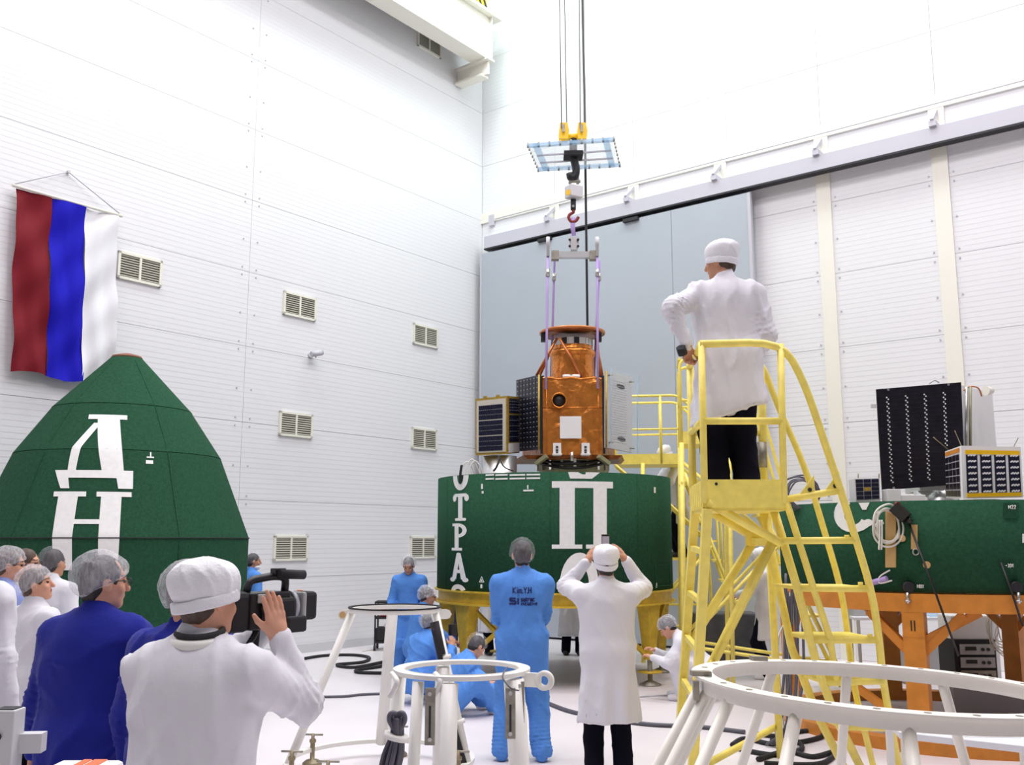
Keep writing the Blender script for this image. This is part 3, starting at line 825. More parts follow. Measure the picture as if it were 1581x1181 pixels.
# acrylic drip tray under the block
t = thing('drip_tray', hx(886, 240), 'clear acrylic drip tray with blue edges below the yellow hook block', 'tray')
A_, B_, C_, D_ = at(815, 225, 12.28), at(948, 215, 12.28), at(957, 255, 12.95), at(831, 262, 12.95)
zz = (A_.z + B_.z + C_.z + D_.z) / 4
def tray(u, v): return (A_ * (1 - u) + B_ * u) * (1 - v) + (D_ * (1 - u) + C_ * u) * v
def trayq(u0, v0, u1, v1, h0, h1):
    q = [tray(u0, v0), tray(u1, v0), tray(u1, v1), tray(u0, v1)]
    return [p + UP * h0 for p in q] + [p + UP * h1 for p in q]
MB().hexa(trayq(0, 0, 1, 1, 0, 0.012)).build('acrylic_sheet', 'acrylic', t)
for q in ((0.06, -0.01, 0.13, 1.01), (0.87, -0.01, 0.94, 1.01), (0, -0.03, 1, 0.05), (0, 0.95, 1, 1.03)):
    MB().hexa(trayq(*q, -0.02, 0.02)).build('blue_strip', 'blue_clear', t)
for v in (0.36, 0.66):
    MB().hexa(trayq(0.06, v, 0.94, v + 0.025, -0.025, -0.005)).build('cross_bar', 'rail_grey', t)
for k in range(9):
    for v in (0, 1):
        p = tray(k / 8, v); MB().cyl(p - UP * 0.03, p + UP * 0.04, 0.014, n=6).build('bolt', 'dull_steel', t)
for k in range(1, 7):
    p = tray(1, k / 7); MB().cyl(p - UP * 0.02, p + UP * 0.02, 0.012, n=6).build('bolt', 'dull_steel', t)
    p = tray(0, k / 7); MB().cyl(p - UP * 0.02, p + UP * 0.02, 0.012, n=6).build('bolt', 'dull_steel', t)
p = at(907, 505, 13.0)
MB().tube([Vector((p.x - 0.06, p.y, 14.5)), Vector((p.x, p.y, 8)), p, p - UP * 0.02], 0.017, 8).build('control_cable', 'black', label='single black control cable hanging beside the steel ropes', cat='cable')
# spreader bar and slings
t = thing('spreader_bar', hx(886, 395), 'aluminium spreader bar with four lilac slings holding up the orange satellite', 'spreader bar')
MB().tube([hx(885, 336), hx(884, 350), hx(886, 364)], 0.03, 8, flat=0.4).build('top_sling', 'purple', t)
mb = MB(); mb.box(hx(886, 375), (0.12, 0.1, 0.14)); mb.box(hx(886, 384), (0.09, 0.12, 0.06)); mb.build('lifting_lug', 'aluminium', t)
for dx in (-1, 1):
    for py in (370, 380):
        MB().cyl(hx(886 + dx * 6.5, py, -0.08), hx(886 + dx * 6.5, py, 0.06), 0.018, n=8).build('lug_bolt', 'black', t)
MB().bar(hx(852, 394), hx(922, 394), 0.08, 0.085).build('beam', 'aluminium', t)
for px in (857, 916):
    MB().box(hx(px, 395, -0.03), (0.1, 0.12, 0.12)).build('clamp', 'dull_steel', t)
for px in (846, 922):
    MB().cyl(hx(px, 366, -0.1), hx(px, 380, -0.1), 0.026, n=10).build('handle', 'pale_grey', t)
    MB().bar(hx(px, 380, -0.1), hx(px, 396, -0.1), 0.04, 0.05, (0, 1, 0)).build('hanger', 'steel', t)
for (x0, y0, x1, y1, dy) in ((846, 393, 843, 601, -0.33), (856, 402, 851, 586, 0.3), (922, 393, 923, 600, -0.33), (926, 402, 917, 586, 0.3)):
    a, b = hx(x0, y0, dy * 0.3), hx(x1, y1, dy)
    m_ = (a + b) / 2
    sl = MB().tube([a, a * 0.7 + b * 0.3, m_, b], 0.016, 8, flat=0.4).build('sling', 'purple', t)
    k = a * 0.86 + b * 0.14
    MB().tube([k + UP * 0.05, k - UP * 0.05], 0.03, 8).build('sling_shackle', 'steel', sl)
# ------------------------------------------------------------------ orange satellite
def crumple(mb, p00, p10, p11, p01, nx, ny, amp, seed):
    rnd = random.Random(seed)
    nn = (p10 - p00).cross(p01 - p00).normalized()
    pts = [(rnd.random(), rnd.random(), rnd.uniform(-1, 1), rnd.uniform(0, 6.28)) for _ in range(26)]
    vs, fs = [], []
    for j in range(ny + 1):
        for i in range(nx + 1):
            u, v = i / nx, j / ny
            h_ = 0
            for (a, b, c, d) in pts:
                k = (u - a) * math.cos(d) + (v - b) * math.sin(d)
                l = -(u - a) * math.sin(d) + (v - b) * math.cos(d)
                h_ += c * max(0, 1 - abs(k) * 9) * max(0, 1 - abs(l) * 2.2)
            h_ *= min(1, min(u, 1 - u, v, 1 - v) * 12)
            vs.append((p00 * (1 - u) + p10 * u) * (1 - v) + (p01 * (1 - u) + p11 * u) * v + nn * h_ * amp)
    for j in range(ny):
        for i in range(nx):
            a = j * (nx + 1) + i
            fs.append((a, a + 1, a + nx + 2, a + nx + 1))
    return mb.add(vs, fs, True)
SX = at(884, 640, 12.7).x
SY0 = 12.32
zb_, zt_ = zat(884, 702, SY0), zat(884, 584, SY0)
t = thing('earth_satellite', (SX, 12.75, zb_ - 0.3), 'orange foil wrapped satellite with telescope barrel hanging from the crane slings', 'satellite')
xl, xr = at(838, 640, SY0).x, at(930, 640, SY0).x
Pf = lambda x, z: Vector((x, SY0, z))
body = MB()
yb = 13.25
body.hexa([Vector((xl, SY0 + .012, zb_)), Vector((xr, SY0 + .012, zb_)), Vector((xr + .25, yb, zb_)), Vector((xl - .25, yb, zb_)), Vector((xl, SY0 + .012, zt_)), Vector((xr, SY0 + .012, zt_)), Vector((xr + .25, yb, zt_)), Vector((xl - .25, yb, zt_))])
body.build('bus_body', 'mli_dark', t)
fr = crumple(MB(), Pf(xl, zb_), Pf(xr, zb_), Pf(xr, zt_), Pf(xl, zt_), 56, 64, 0.016, 3).build('front_foil', 'mli', t)
MB().tube([Pf(xl, zat(884, 629, SY0)) - Vector((0, 0.004, 0)), Pf(xr, zat(884, 629, SY0)) - Vector((0, 0.004, 0))], 0.006, 6).build('foil_seam', 'mli', fr)
for x in (xl + 0.05, xr - 0.05):
    MB().tube([Pf(x, zb_ + 0.02), Pf(x, zt_ - 0.02)], 0.006, 6).build('foil_seam', 'mli', fr)
MB().tube(spline([Pf(xl + (xr - xl) * k / 8, zt_ + 0.012 * math.sin(k * 2.1)) for k in range(9)], 4), 0.014, 6).build('foil_edge', 'mli', fr)
c = at(863, 619, SY0)
MB().lathe([(0.0, 0.01), (0.085, 0.01), (0.085, -0.06), (0.1, -0.065), (0.1, 0.0)], c + Vector((0, -0.01, 0)), 28, axis=(0, 1, 0)).build('lens_hood', 'mli', t)
MB().lathe([(0.0, 0.0), (0.083, 0.0), (0.083, 0.02), (0, 0.02)], c + Vector((0, -0.04, 0)), 28, axis=(0, 1, 0)).build('lens', 'black', t)
MB().box(at(881, 660, SY0 - 0.02), (0.275, 0.03, 0.285)).build('white_panel', 'white_plastic', t, bevel=0.004)
for px in (860, 904):
    b_ = MB().box(at(px, 694, SY0 - 0.05), (0.1, 0.09, 0.16)).build('white_bracket', 'white_plastic', t)
    MB().box(at(px, 701.5, SY0 - 0.07), (0.12, 0.12, 0.02)).build('bracket_plate', 'white_plastic', b_)
    for py in (690, 695, 699):
        MB().box(at(px, py, SY0 - 0.1), (0.03, 0.012, 0.022)).build('bracket_slot', 'dark', b_)
MB().cyl(at(883, 698, SY0 - 0.05), at(883, 712, SY0 - 0.05), 0.022, n=10).build('release_pin', 'steel', t)
# telescope
def lathe_px(name, m, prof_px, Y, par, n=40, xc=884, **k):
    c = at(xc, 560, Y)
    MB().lathe([(px2m(r_, Y), zat(xc, y_, Y)) for r_, y_ in prof_px], (c.x, Y, 0), n, **k).build(name, m, par)
TY = 12.75
lathe_px('telescope_barrel', 'mli', [(35, 592), (34, 570), (34, 552), (35, 550), (33, 546), (32, 536)], TY, t)
lathe_px('foil_band', 'mli', [(34, 552), (36.5, 549), (36.5, 545), (34, 542)], TY, t)
lathe_px('white_collar', 'white_plastic', [(31, 537), (31, 526)], TY, t)
for k in range(10):
    a = R(36 * k + 8); c = at(884, 531, TY)
    rr = px2m(31.5, TY)
    MB().box((c.x + rr * math.sin(a), TY - rr * math.cos(a), c.z), (0.05 if k % 3 else 0.07, 0.012, 0.085), a).build('collar_slot', 'dark' if k % 3 == 0 else 'aluminium', t)
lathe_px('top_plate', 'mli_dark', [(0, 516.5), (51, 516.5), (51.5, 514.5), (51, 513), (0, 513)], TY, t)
lathe_px('plate_rim', 'copper_tube', [(51, 517), (52.5, 516), (52.5, 513.5), (51, 512.5)], TY, t)
for px, dy in ((838.5, -0.1), (925, -0.15), (841, 0.2)):
    MB().box(at(px, 521, TY + dy), (0.06, 0.08, 0.12)).build('black_fitting', 'black', t)
for a, b, ya, yb_ in (((860, 522), (828, 580), 12.5, 12.55), ((864, 522), (899, 583), 12.42, 12.4), ((858, 524), (832, 583), 12.9, 12.95), ((922, 524), (927, 582), 12.45, 12.4), ((920, 524), (930, 580), 12.8, 12.75)):
    MB().tube([at(a[0], a[1], ya), at(b[0], b[1], yb_)], 0.018, 8).build('strut', 'copper_tube', t)
for px in (875, 889):
    MB().cyl(at(px, 579, 12.38), at(px, 584, 12.38), 0.055, n=14).build('white_fitting', 'white_plastic', t)
MB().box(at(882, 583, 12.37), (0.2, 0.06, 0.05)).build('fitting_base', 'white_plastic', t)
# solar wings folded back from the front corners
def wing(px0, px1, yt0, yt1, yb0, yb1, Y0, Y1, name, m):
    a, b, c, d = at(px0, yb0, Y0), at(px1, yb1, Y1), at(px1, yt1, Y1), at(px0, yt0, Y0)
    nn = (b - a).cross(d - a).normalized()
    if nn.y > 0: nn = -nn
    th = 0.028
    w_ = MB().hexa([a, b, c, d] + [v + nn * th for v in (a, b, c, d)]).build(name, m, t)
    return w_, [v + nn * th for v in (a, b, c, d)], nn
w_, q, nn = wing(835, 800, 579, 587, 694, 697, 12.30, 12.85, 'solar_wing', 'cell_grey')
def lerp4(q, u, v): return (q[0] * (1 - u) + q[1] * u) * (1 - v) + (q[3] * (1 - u) + q[2] * u) * v
mb = MB()
for j in range(15):
    for i in range(7):
        u, v = (i + 0.5) / 7, (j + 0.7) / 15.2
        p = lerp4(q, u, v) + nn * 0.003
        ex = (q[1] - q[0]).normalized()
        mb.obox(p, ex, nn, UP, 0.015, 0.004, 0.010)
mb.build('cell_contacts', 'rail_grey', w_, kind='stuff')
mb = MB()
for i in range(1, 7): mb.bar(lerp4(q, i / 7, 0.03) + nn * 0.002, lerp4(q, i / 7, 0.97) + nn * 0.002, 0.006, 0.004, nn)
for j in range(1, 15): mb.bar(lerp4(q, 0.02, j / 15) + nn * 0.002, lerp4(q, 0.98, j / 15) + nn * 0.002, 0.006, 0.004, nn)
mb.build('cell_gaps', 'black', w_)
MB().tube([lerp4(q, 0.0, 0.0), lerp4(q, 0.0, 1.0)], 0.014, 6).build('wing_edge', 'gold_edge', w_)
MB().box(at(837.5, 640, 12.36), (0.05, 0.05, zt_ - zb_ + 0.02)).build('hinge_gap', 'dark', t)
MB().box(at(930.5, 640, 12.36), (0.05, 0.05, zt_ - zb_ + 0.02)).build('hinge_gap', 'dark', t)
w_, q, nn = wing(933, 973, 573, 583, 691, 699, 12.30, 12.85, 'covered_wing', 'panel_grey')
MB().tube([lerp4(q, 0.0, 0.0), lerp4(q, 0.0, 1.0)], 0.014, 6).build('wing_edge', 'gold_edge', w_)
for u, v in ((0.55, 0.84), (0.58, 0.15)):
    mb = MB(); c = lerp4(q, u, v) + nn * 0.002; ex = (q[1] - q[0]).normalized()
    mb.add([c] + [c + ex * math.cos(a) * 0.11 + UP * math.sin(a) * 0.032 for a in np.linspace(0, 6.283, 21)[:-1]], [(0, 1 + k, 1 + (k + 1) % 20) for k in range(20)]).build('oval_slot', 'dark', w_)
mb = MB()
for j in range(26):
    mb.bar(lerp4(q, 0.14, 0.1 + j * 0.032) + nn * 0.002, lerp4(q, 0.78, 0.1 + j * 0.032) + nn * 0.002, 0.003, 0.003, nn)
mb.build('cell_rows', 'rail_grey', w_, kind='stuff')
qq = [v + nn * 0.06 for v in q]
ex = (q[1] - q[0]) * 0.06
qq = [qq[0] - UP * 0.01, qq[1] + ex - UP * 0.01, qq[2] + ex + UP * 0.02, qq[3] + UP * 0.03]
MB().hexa(qq + [v + nn * 0.01 for v in qq]).build('acrylic_cover', 'acrylic_blue', w_)
for u in (0.03, 1.0):
    MB().tube([lerp4(qq, u, 0.0), lerp4(qq, u, 1.0)], 0.006, 5).build('cover_edge', 'blue_clear', w_)
for u, v in ((0.08, 0.95), (0.9, 0.93), (0.1, 0.07), (0.92, 0.05)):
    MB().cyl(lerp4(q, u, v), lerp4(q, u, v) + nn * 0.065, 0.01, n=6).build('standoff', 'dull_steel', w_)
# underside and launch adapter
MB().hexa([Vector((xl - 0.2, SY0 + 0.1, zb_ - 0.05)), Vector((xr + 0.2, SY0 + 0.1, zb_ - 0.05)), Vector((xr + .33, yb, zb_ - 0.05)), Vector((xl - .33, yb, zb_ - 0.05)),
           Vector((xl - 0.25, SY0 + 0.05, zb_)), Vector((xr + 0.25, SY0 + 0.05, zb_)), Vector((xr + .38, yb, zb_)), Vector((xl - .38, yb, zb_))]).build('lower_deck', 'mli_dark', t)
for s_ in (-1, 1):
    for k in (0, 1):
        a = at(884 + s_ * 40, 704 + k * 2, 12.3 + k * 0.7); b = at(884 + s_ * (56 + 0 * k), 716, 12.4 + k * 0.7)
        MB().bar(a, b, 0.06, 0.05).build('corner_bracket', 'olive', t)
t = thing('launch_adapter', (SX, 12.85, DZ1 - 0.12), 'olive grey ring adapter on the drum under the orange satellite', 'adapter')
lathe_px('adapter_ring', 'olive', [(54, 737), (54, 718), (56, 713), (56, 709), (46, 709)], 12.9, t)
lathe_px('dark_band', 'black_matt', [(54.6, 717), (55.4, 715), (50, 708.5)], 12.9, t)
mb = MB()
for k in range(9):
    a = R(-80 + 20 * k); c = at(884, 720, 12.9); rr = px2m(55.5, 12.9)
    mb = MB().box((c.x + rr * math.sin(a), 12.9 - rr * math.cos(a), c.z), (0.035, 0.03, 0.14), a); mb.build('clamp', 'dull_steel' if k % 2 else 'aluminium', t)
mb = MB(); c = at(884, 712, 12.9); rr = px2m(57, 12.9)
for dz, ph in ((0.02, 0.0), (-0.02, 0.6)):
    mb.tube(spline([Vector((c.x + rr * math.sin(R(a)), 12.9 - rr * math.cos(R(a)), c.z + dz - 0.09 * math.sin(R(a + 90)) ** 2 * (1 + 0.3 * math.sin(a * 0.3 + ph)))) for a in range(-80, 81, 20)], 4), 0.02, 6)
mb.build('cable_bundle', 'black', t)
# ------------------------------------------------------------------ small gold edged satellite beside it
def solar_face(name, q, nn, groups, cols, rows, par, mcell='cell', mdot='pale_grey', border=0.02):
    for (v0, v1) in groups:
        g = MB(); dots = MB()
        ex = (q[1] - q[0]).normalized(); wd = (q[1] - q[0]).length; ht = (q[3] - q[0]).length
        for j in range(rows):
            for i in range(cols):
                u = 0.03 + 0.94 * (i + 0.5) / cols; v = v0 + (v1 - v0) * (j + 0.5) / rows
                g.obox(lerp4(q, u, v) + nn * 0.004, ex, nn, UP, wd * 0.94 / cols * 0.93, 0.004, ht * (v1 - v0) / rows * 0.95)
                if j < rows - 1:
                    v2 = v0 + (v1 - v0) * (j + 1) / rows
                    dots.obox(lerp4(q, u, v2) + nn * 0.007, ex, nn, UP, wd * 0.94 / cols * 0.22, 0.003, ht * 0.009)
        o = g.build(name, mcell, par, kind='stuff')
        if rows > 1: dots.build('cell_contacts', mdot, o, kind='stuff')
Y0 = 12.2
a, b, c, d = at(734, 703, Y0 + 0.12), at(783, 701, Y0), at(783, 611, Y0), at(734, 616, Y0 + 0.12)
e, f_ = at(802, 699, Y0 + 0.55), at(802, 613, Y0 + 0.55)
SC2 = (a + e) / 2
t = thing('small_satellite', (SC2.x, SC2.y, a.z - 0.25), 'small gold edged satellite with three blocks of solar cells, left of the orange one', 'satellite')
MB().hexa([a, b, e, a + (e - b), d, c, f_, d + (f_ - c)]).build('body', 'gold_edge', t)
nn = Vector((b.y - a.y, -(b.x - a.x), 0)).normalized()
fq = [a * .9 + c * .1 * 0 + a * .1, b, c, d]
ins = lambda q_, k: [lerp4(q_, k, k), lerp4(q_, 1 - k, k), lerp4(q_, 1 - k, 1 - k), lerp4(q_, k, 1 - k)]
f1 = ins([a, b, c, d], 0.04)
MB().hexa(f1 + [v + nn * 0.006 for v in f1]).build('front_plate', 'plate_beige', t)
f2 = [lerp4(f1, 0.05, 0.03), lerp4(f1, 0.92, 0.03), lerp4(f1, 0.92, 0.9), lerp4(f1, 0.05, 0.9)]
solar_face('solar_cells', [v + nn * 0.005 for v in f2], nn, ((0.0, 0.32), (0.34, 0.66), (0.68, 1.0)), 12, 3, t)
sn = Vector((e.y - b.y, -(e.x - b.x), 0)).normalized()
s1 = [lerp4([b, e, f_, c], 0.12, 0.2), lerp4([b, e, f_, c], 0.97, 0.2), lerp4([b, e, f_, c], 0.97, 0.96), lerp4([b, e, f_, c], 0.12, 0.96)]
solar_face('side_cells', s1, sn, ((0.0, 0.62), (0.66, 1.0)), 5, 5, t, mcell='cell')
s3 = [lerp4([b, e, f_, c], 0.1, 0.02), lerp4([b, e, f_, c], 0.97, 0.02), lerp4([b, e, f_, c], 0.97, 0.18), lerp4([b, e, f_, c], 0.1, 0.18)]
MB().hexa(s3 + [v + sn * 0.006 for v in s3]).build('side_plate', 'pale_grey', t)
for k in (0.3, 0.7):
    p = lerp4([d, c, f_, d + (f_ - c)], k, 0.03); MB().box(p + UP * 0.012, (0.05, 0.03, 0.024)).build('top_bracket', 'gold_edge', t)
pc = at(772, 715, 12.5)
mb = MB(); mb.lathe([(0.22, DZ1 - 0.12), (0.22, a.z), (0.0, a.z)], (pc.x, pc.y, 0), 28); mb.build('adapter_tube', 'aluminium', t)
MB().tube(spline([at(770, 703, 12.15), at(770, 712, 12.12), at(766, 722, 12.1), at(762, 727, 12.12)], 5), 0.014, 6).build('lead', 'black', t)
MB().tube(spline([at(771, 703, 12.15), at(774, 714, 12.12), at(780, 722, 12.1), at(792, 727, 12.2)], 5), 0.008, 6).build('lead', 'black', t)
# ------------------------------------------------------------------ dark panel satellite on the right drum
Y0 = 9.0
a, b, c, d = at(1362, 757, Y0 + 0.1), at(1490, 747, Y0), at(1484, 590, Y0), at(1353, 601, Y0 + 0.1)
nn = (b - a).cross(d - a).normalized()
if nn.y > 0: nn = -nn
t = thing('panel_satellite', ((a.x + b.x) / 2, Y0 + 0.25, BZ1 - 0.04), 'tall satellite with a large black solar panel on the right drum', 'satellite')
MB().hexa([v - nn * 0.025 for v in (a, b, c, d)] + [a, b, c, d]).build('solar_panel', 'cell_dark', t)
q = [a, b, c, d]
mb = MB()
for j in range(19):
    for i, u in enumerate((0.125, 0.35, 0.57, 0.795)):
        if i == 3 and j < 7: continue
        p = lerp4(q, u, 0.08 + j * 0.0455) + nn * 0.003
        for sx in (-1, 1):
            o_ = p + (b - a).normalized() * 0.007 * sx + UP * 0.009 * -sx
            mb.obox(o_, ((b - a).normalized() + UP).normalized(), nn, ((b - a).normalized() - UP).normalized(), 0.012, 0.003, 0.012)
mb.build('cell_contacts', 'white_plastic', t, kind='stuff')
mb = MB()
for j in range(20): mb.bar(lerp4(q, 0.03, 0.06 + j * 0.0455) + nn * 0.001, lerp4(q, 0.95, 0.06 + j * 0.0455) + nn * 0.001, 0.003, 0.002, nn)
for i in (0.125, 0.35, 0.57, 0.795): mb.bar(lerp4(q, i, 0.05) + nn * 0.001, lerp4(q, i, 0.95) + nn * 0.001, 0.004, 0.002, nn)
mb.build('cell_gaps', 'black', t)
for u, v in ((0.14, 0.985), (0.85, 0.985), (0.14, 0.015)):
    p = lerp4(q, u, v) + nn * 0.001; MB().cyl(p, p + nn * 0.008, 0.011, n=10).build('panel_screw', 'steel', t)
z0 = BZ1 - 0.04
bw = at(1500, 700, Y0 + 0.2); be = at(1534, 700, Y0 + 0.6)
cc = (a + b) / 2
MB().hexa([Vector((a.x + 0.38, Y0 + 0.16, a.z)), Vector((b.x, Y0 + 0.06, a.z)), Vector((be.x - 0.02, Y0 + 0.62, a.z)), Vector((a.x + 0.5, Y0 + 0.8, a.z)),
           Vector((a.x + 0.38, Y0 + 0.16, c.z - 0.06)), Vector((b.x, Y0 + 0.06, c.z - 0.06)), Vector((be.x - 0.02, Y0 + 0.62, c.z - 0.06)), Vector((a.x + 0.5, Y0 + 0.8, c.z - 0.06))]).build('body', 'panel_grey', t)
p0, p1 = Vector((b.x + 0.03, Y0 + 0.08, 0)), Vector((be.x, Y0 + 0.6, 0))
MB().hexa([Vector((p.x, p.y, z_)) for z_ in (zat(1500, 690, 9.2), zat(1500, 598, 9.2)) for p in (p0, p1, p1 + Vector((0.02, -0.03, 0)), p0 + Vector((0.02, -0.03, 0)))]).build('side_panel', 'white_plastic', t)
for px, m_ in ((1492, 'steel'), (1498, 'olive')):
    MB().cyl(at(px, 688, 9.05), at(px, 597, 9.05), 0.014, n=8).build('mast', m_, t)
MB().tube(spline([at(1488, 603, 9.05), at(1496, 597, 9.05), at(1510, 599, 9.05), at(1516, 612, 9.05)], 5), 0.007, 6).build('lead', 'copper_tube', t)
mb = MB(); p = at(1522, 603, 9.15); mb.cyl(p, p + Vector((0.07, 0.02, 0.0)), 0.05, 0.03, n=14); mb.build('white_horn', 'cream', t)
MB().tube(spline([at(1435, 592, 9.15), at(1443, 587, 9.15), at(1450, 591, 9.15)], 4), 0.008, 6).build('top_loop', 'pale_grey', t)
MB().box(at(1349, 627, 9.12), (0.05, 0.03, 0.035)).build('side_latch', 'pale_grey', t)
c_ = at(1453, 770, 9.2)
MB().lathe([(0.2, z0), (0.2, a.z), (0.0, a.z)], (c_.x, c_.y + 0.1, 0), 28).build('adapter_tube', 'aluminium', t)
# cube satellite with cell columns
Y0 = 8.35
a, b, c, d = at(1487, 770, Y0), at(1580, 768, Y0 + 0.05), at(1576, 690, Y0 + 0.05), at(1484, 688, Y0)
e, f_ = at(1461, 769, Y0 + 0.4), at(1459, 697, Y0 + 0.4)
t = thing('cube_satellite', ((a.x + b.x) / 2, Y0 + 0.2, BZ1 - 0.04), 'white framed cube satellite with four columns of solar cells, far right', 'satellite')
MB().hexa([a + UP * 0.0, b, b + (e - a), e, d, c, c + (f_ - d), f_]).build('frame', 'white_plastic', t)
q = [a, b, c, d]; nn = (b - a).cross(d - a).normalized()
if nn.y > 0: nn = -nn
for v0, v1 in ((0.03, 0.1), (0.84, 0.92)):
    s_ = [lerp4(q, 0.06, v0), lerp4(q, 0.97, v0), lerp4(q, 0.97, v1), lerp4(q, 0.06, v1)]
    MB().hexa(s_ + [v + nn * 0.006 for v in s_]).build('amber_strip', 'hoist_yellow', t)
for i in range(4):
    u0 = 0.07 + i * 0.236
    s_ = [lerp4(q, u0, 0.11), lerp4(q, u0 + 0.185, 0.11), lerp4(q, u0 + 0.185, 0.83), lerp4(q, u0, 0.83)]
    col_ = MB().hexa(s_ + [v + nn * 0.006 for v in s_]).build('cell_column', 'cell', t)
    mb = MB()
    for j in range(7):
        for k in range(6):
            p = lerp4(s_, 0.2 + k * 0.12, 0.02 + j * 0.16 + (0.018 if k % 2 else 0)) + nn * 0.008
            mb.obox(p, (b - a).normalized(), nn, UP, 0.014, 0.003, 0.013)
    mb.build('cell_contacts', 'white_plastic', col_, kind='stuff')
q = [e, a, d, f_]; nn = (a - e).cross(f_ - e).normalized()
if nn.x > 0: nn = -nn
s_ = [lerp4(q, 0.04, 0.03), lerp4(q, 0.9, 0.03), lerp4(q, 0.9, 0.86), lerp4(q, 0.04, 0.86)]
MB().hexa(s_ + [v + nn * 0.004 for v in s_]).build('side_plate', 'rail_grey', t)
for i in range(4):
    for j in range(6):
        k_ = [lerp4(s_, (i + .08) / 4, (j + .08) / 6), lerp4(s_, (i + .92) / 4, (j + .08) / 6), lerp4(s_, (i + .92) / 4, (j + .92) / 6), lerp4(s_, (i + .08) / 4, (j + .92) / 6)]
        MB().hexa([v + nn * 0.004 for v in k_] + [v + nn * 0.008 for v in k_]).build('side_cell', 'cell_dark', t)
s_ = [lerp4(q, 0.04, 0.89), lerp4(q, 0.9, 0.89), lerp4(q, 0.9, 0.97), lerp4(q, 0.04, 0.97)]
MB().hexa(s_ + [v + nn * 0.006 for v in s_]).build('amber_strip', 'orange_paint', t)
for (x0, y0, x1, y1) in ((1464, 694, 1441, 675), (1484, 688, 1474, 665), (1565, 690, 1572, 676)):
    MB().tube([at(x0, y0, Y0 + 0.15), at(x1, y1, Y0 + 0.1)], 0.004, 5).build('antenna', 'brass', t)
MB().lathe([(0.16, BZ1 - 0.04), (0.16, a.z + 0.002)], ((a.x + b.x) / 2, Y0 + 0.25, 0), 20).build('adapter_tube', 'aluminium', t)
# tiny cube satellite
Y0 = 8.55
a, b, c, d = at(1321, 773, Y0), at(1359, 771, Y0), at(1358, 738, Y0), at(1319, 739, Y0)
t = thing('tiny_satellite', ((a.x + b.x) / 2, Y0 + 0.1, BZ1 - 0.04), 'tiny cube satellite of black square cells with one yellow centre', 'satellite')
off = Vector((0.02, 0.2, 0))
MB().hexa([a - UP * 0.05, b - UP * 0.05, b + off - UP * 0.05, a + off - UP * 0.05, d, c, c + off, d + off]).build('frame', 'pale_grey', t)
q = [a, b, c, d]; nn = Vector((0, -1, 0))
for i in range(3):
    for j in range(5):
        k_ = [lerp4(q, 0.03 + (i + .04) * 0.313, 0.03 + (j + .06) * 0.188), lerp4(q, 0.03 + (i + .96) * 0.313, 0.03 + (j + .06) * 0.188), lerp4(q, 0.03 + (i + .96) * 0.313, 0.03 + (j + .94) * 0.188), lerp4(q, 0.03 + (i + .04) * 0.313, 0.03 + (j + .94) * 0.188)]
        MB().hexa([v + nn * 0.001 for v in k_] + [v + nn * 0.005 for v in k_]).build('yellow_cell' if (i, j) == (1, 2) else 'solar_cell', 'gold_edge' if (i, j) == (1, 2) else 'cell', t)
for px in (1325, 1357):
    MB().cyl(at(px, 738, Y0 + 0.05), at(px, 731, Y0 + 0.05), 0.005, n=6).build('antenna', 'brass', t)
# white foam blocks and the tube between the satellites
for (x0, x1, y0, lab) in ((1370, 1391, 755, 'white foam block standing on the right drum, left of the pair'), (1392, 1429, 764, 'lower white foam block on the right drum under the black panel')):
    p, q_ = at(x0, y0, 8.5), at(x1, y0, 8.5)
    MB().box(((p.x + q_.x) / 2, 8.57, (p.z + BZ1 - 0.04) / 2), (q_.x - p.x, 0.14, p.z - BZ1 + 0.04)).build('foam_block', 'white_plastic', label=lab, cat='foam block', group='white foam blocks', bevel=0.004)
# coils of cable on the drum rim behind the ladder
mb = MB(); random.seed(11)
p = at(1237, 763, 9.2)
for k in range(6):
    rr = 0.13 + 0.012 * k
    mb.tube(spline([p + Vector((math.cos(a_) * rr + random.uniform(-.02, .02), 0.03 * k - 0.08, math.sin(a_) * rr * 0.95 + random.uniform(-.015, .015))) for a_ in np.linspace(0, 6.28, 11)[:-1]], 4, True), 0.009, 6, closed=True)
mb.build('cable_coil', 'cable_grey', label='loose coil of dark cable standing on the rim of the right drum', cat='cable')
# ------------------------------------------------------------------ main yellow ladder
YN, YF = 6.45, 7.3
def Ye(y): return 6.45 + max(0.0, (y - 560.0)) / 645.0 * 0.6
NA = lambda x, y, dy=0.0: at(x, y, Ye(y) + dy)
nl, nr = at(1088, 777, YN), at(1213, 776, YN)
fl_, fr_ = at(1070, 777, YF), at(1185, 776, YF)
dz = (nl.z + nr.z) / 2
for p in (nl, nr, fl_, fr_): p.z = dz
t = thing('rolling_ladder', ((nl.x + nr.x) / 2, (nl.y + fl_.y) / 2, 0), 'tall yellow platform ladder carrying the standing worker', 'ladder', 'yellow platform ladders')
LADDER_Z = dz + 0.0
MB().hexa([p - UP * 0.05 for p in (nl, nr, fr_, fl_)] + [nl, nr, fr_, fl_]).build('deck', 'yellow', t)
def toe(a, b, h_=0.155):
    d = (b - a).normalized(); n_ = Vector((-d.y, d.x, 0)) * 0.012
    MB().hexa([a - n_ - UP * 0.03, b - n_ - UP * 0.03, b + n_ - UP * 0.03, a + n_ - UP * 0.03, a - n_ + UP * h_, b - n_ + UP * h_, b + n_ + UP * h_, a + n_ + UP * h_]).build('toe_board', 'yellow', t)
toe(nl, nr); toe(nl, fl_); toe(fl_, fr_)
for k in range(6):
    p = nl * (1 - (k + .5) / 6) + fl_ * ((k + .5) / 6)
    MB().box(p + Vector((-0.016, 0, 0.06)), (0.012, 0.05, 0.16)).build('toe_rib', 'yellow', t)
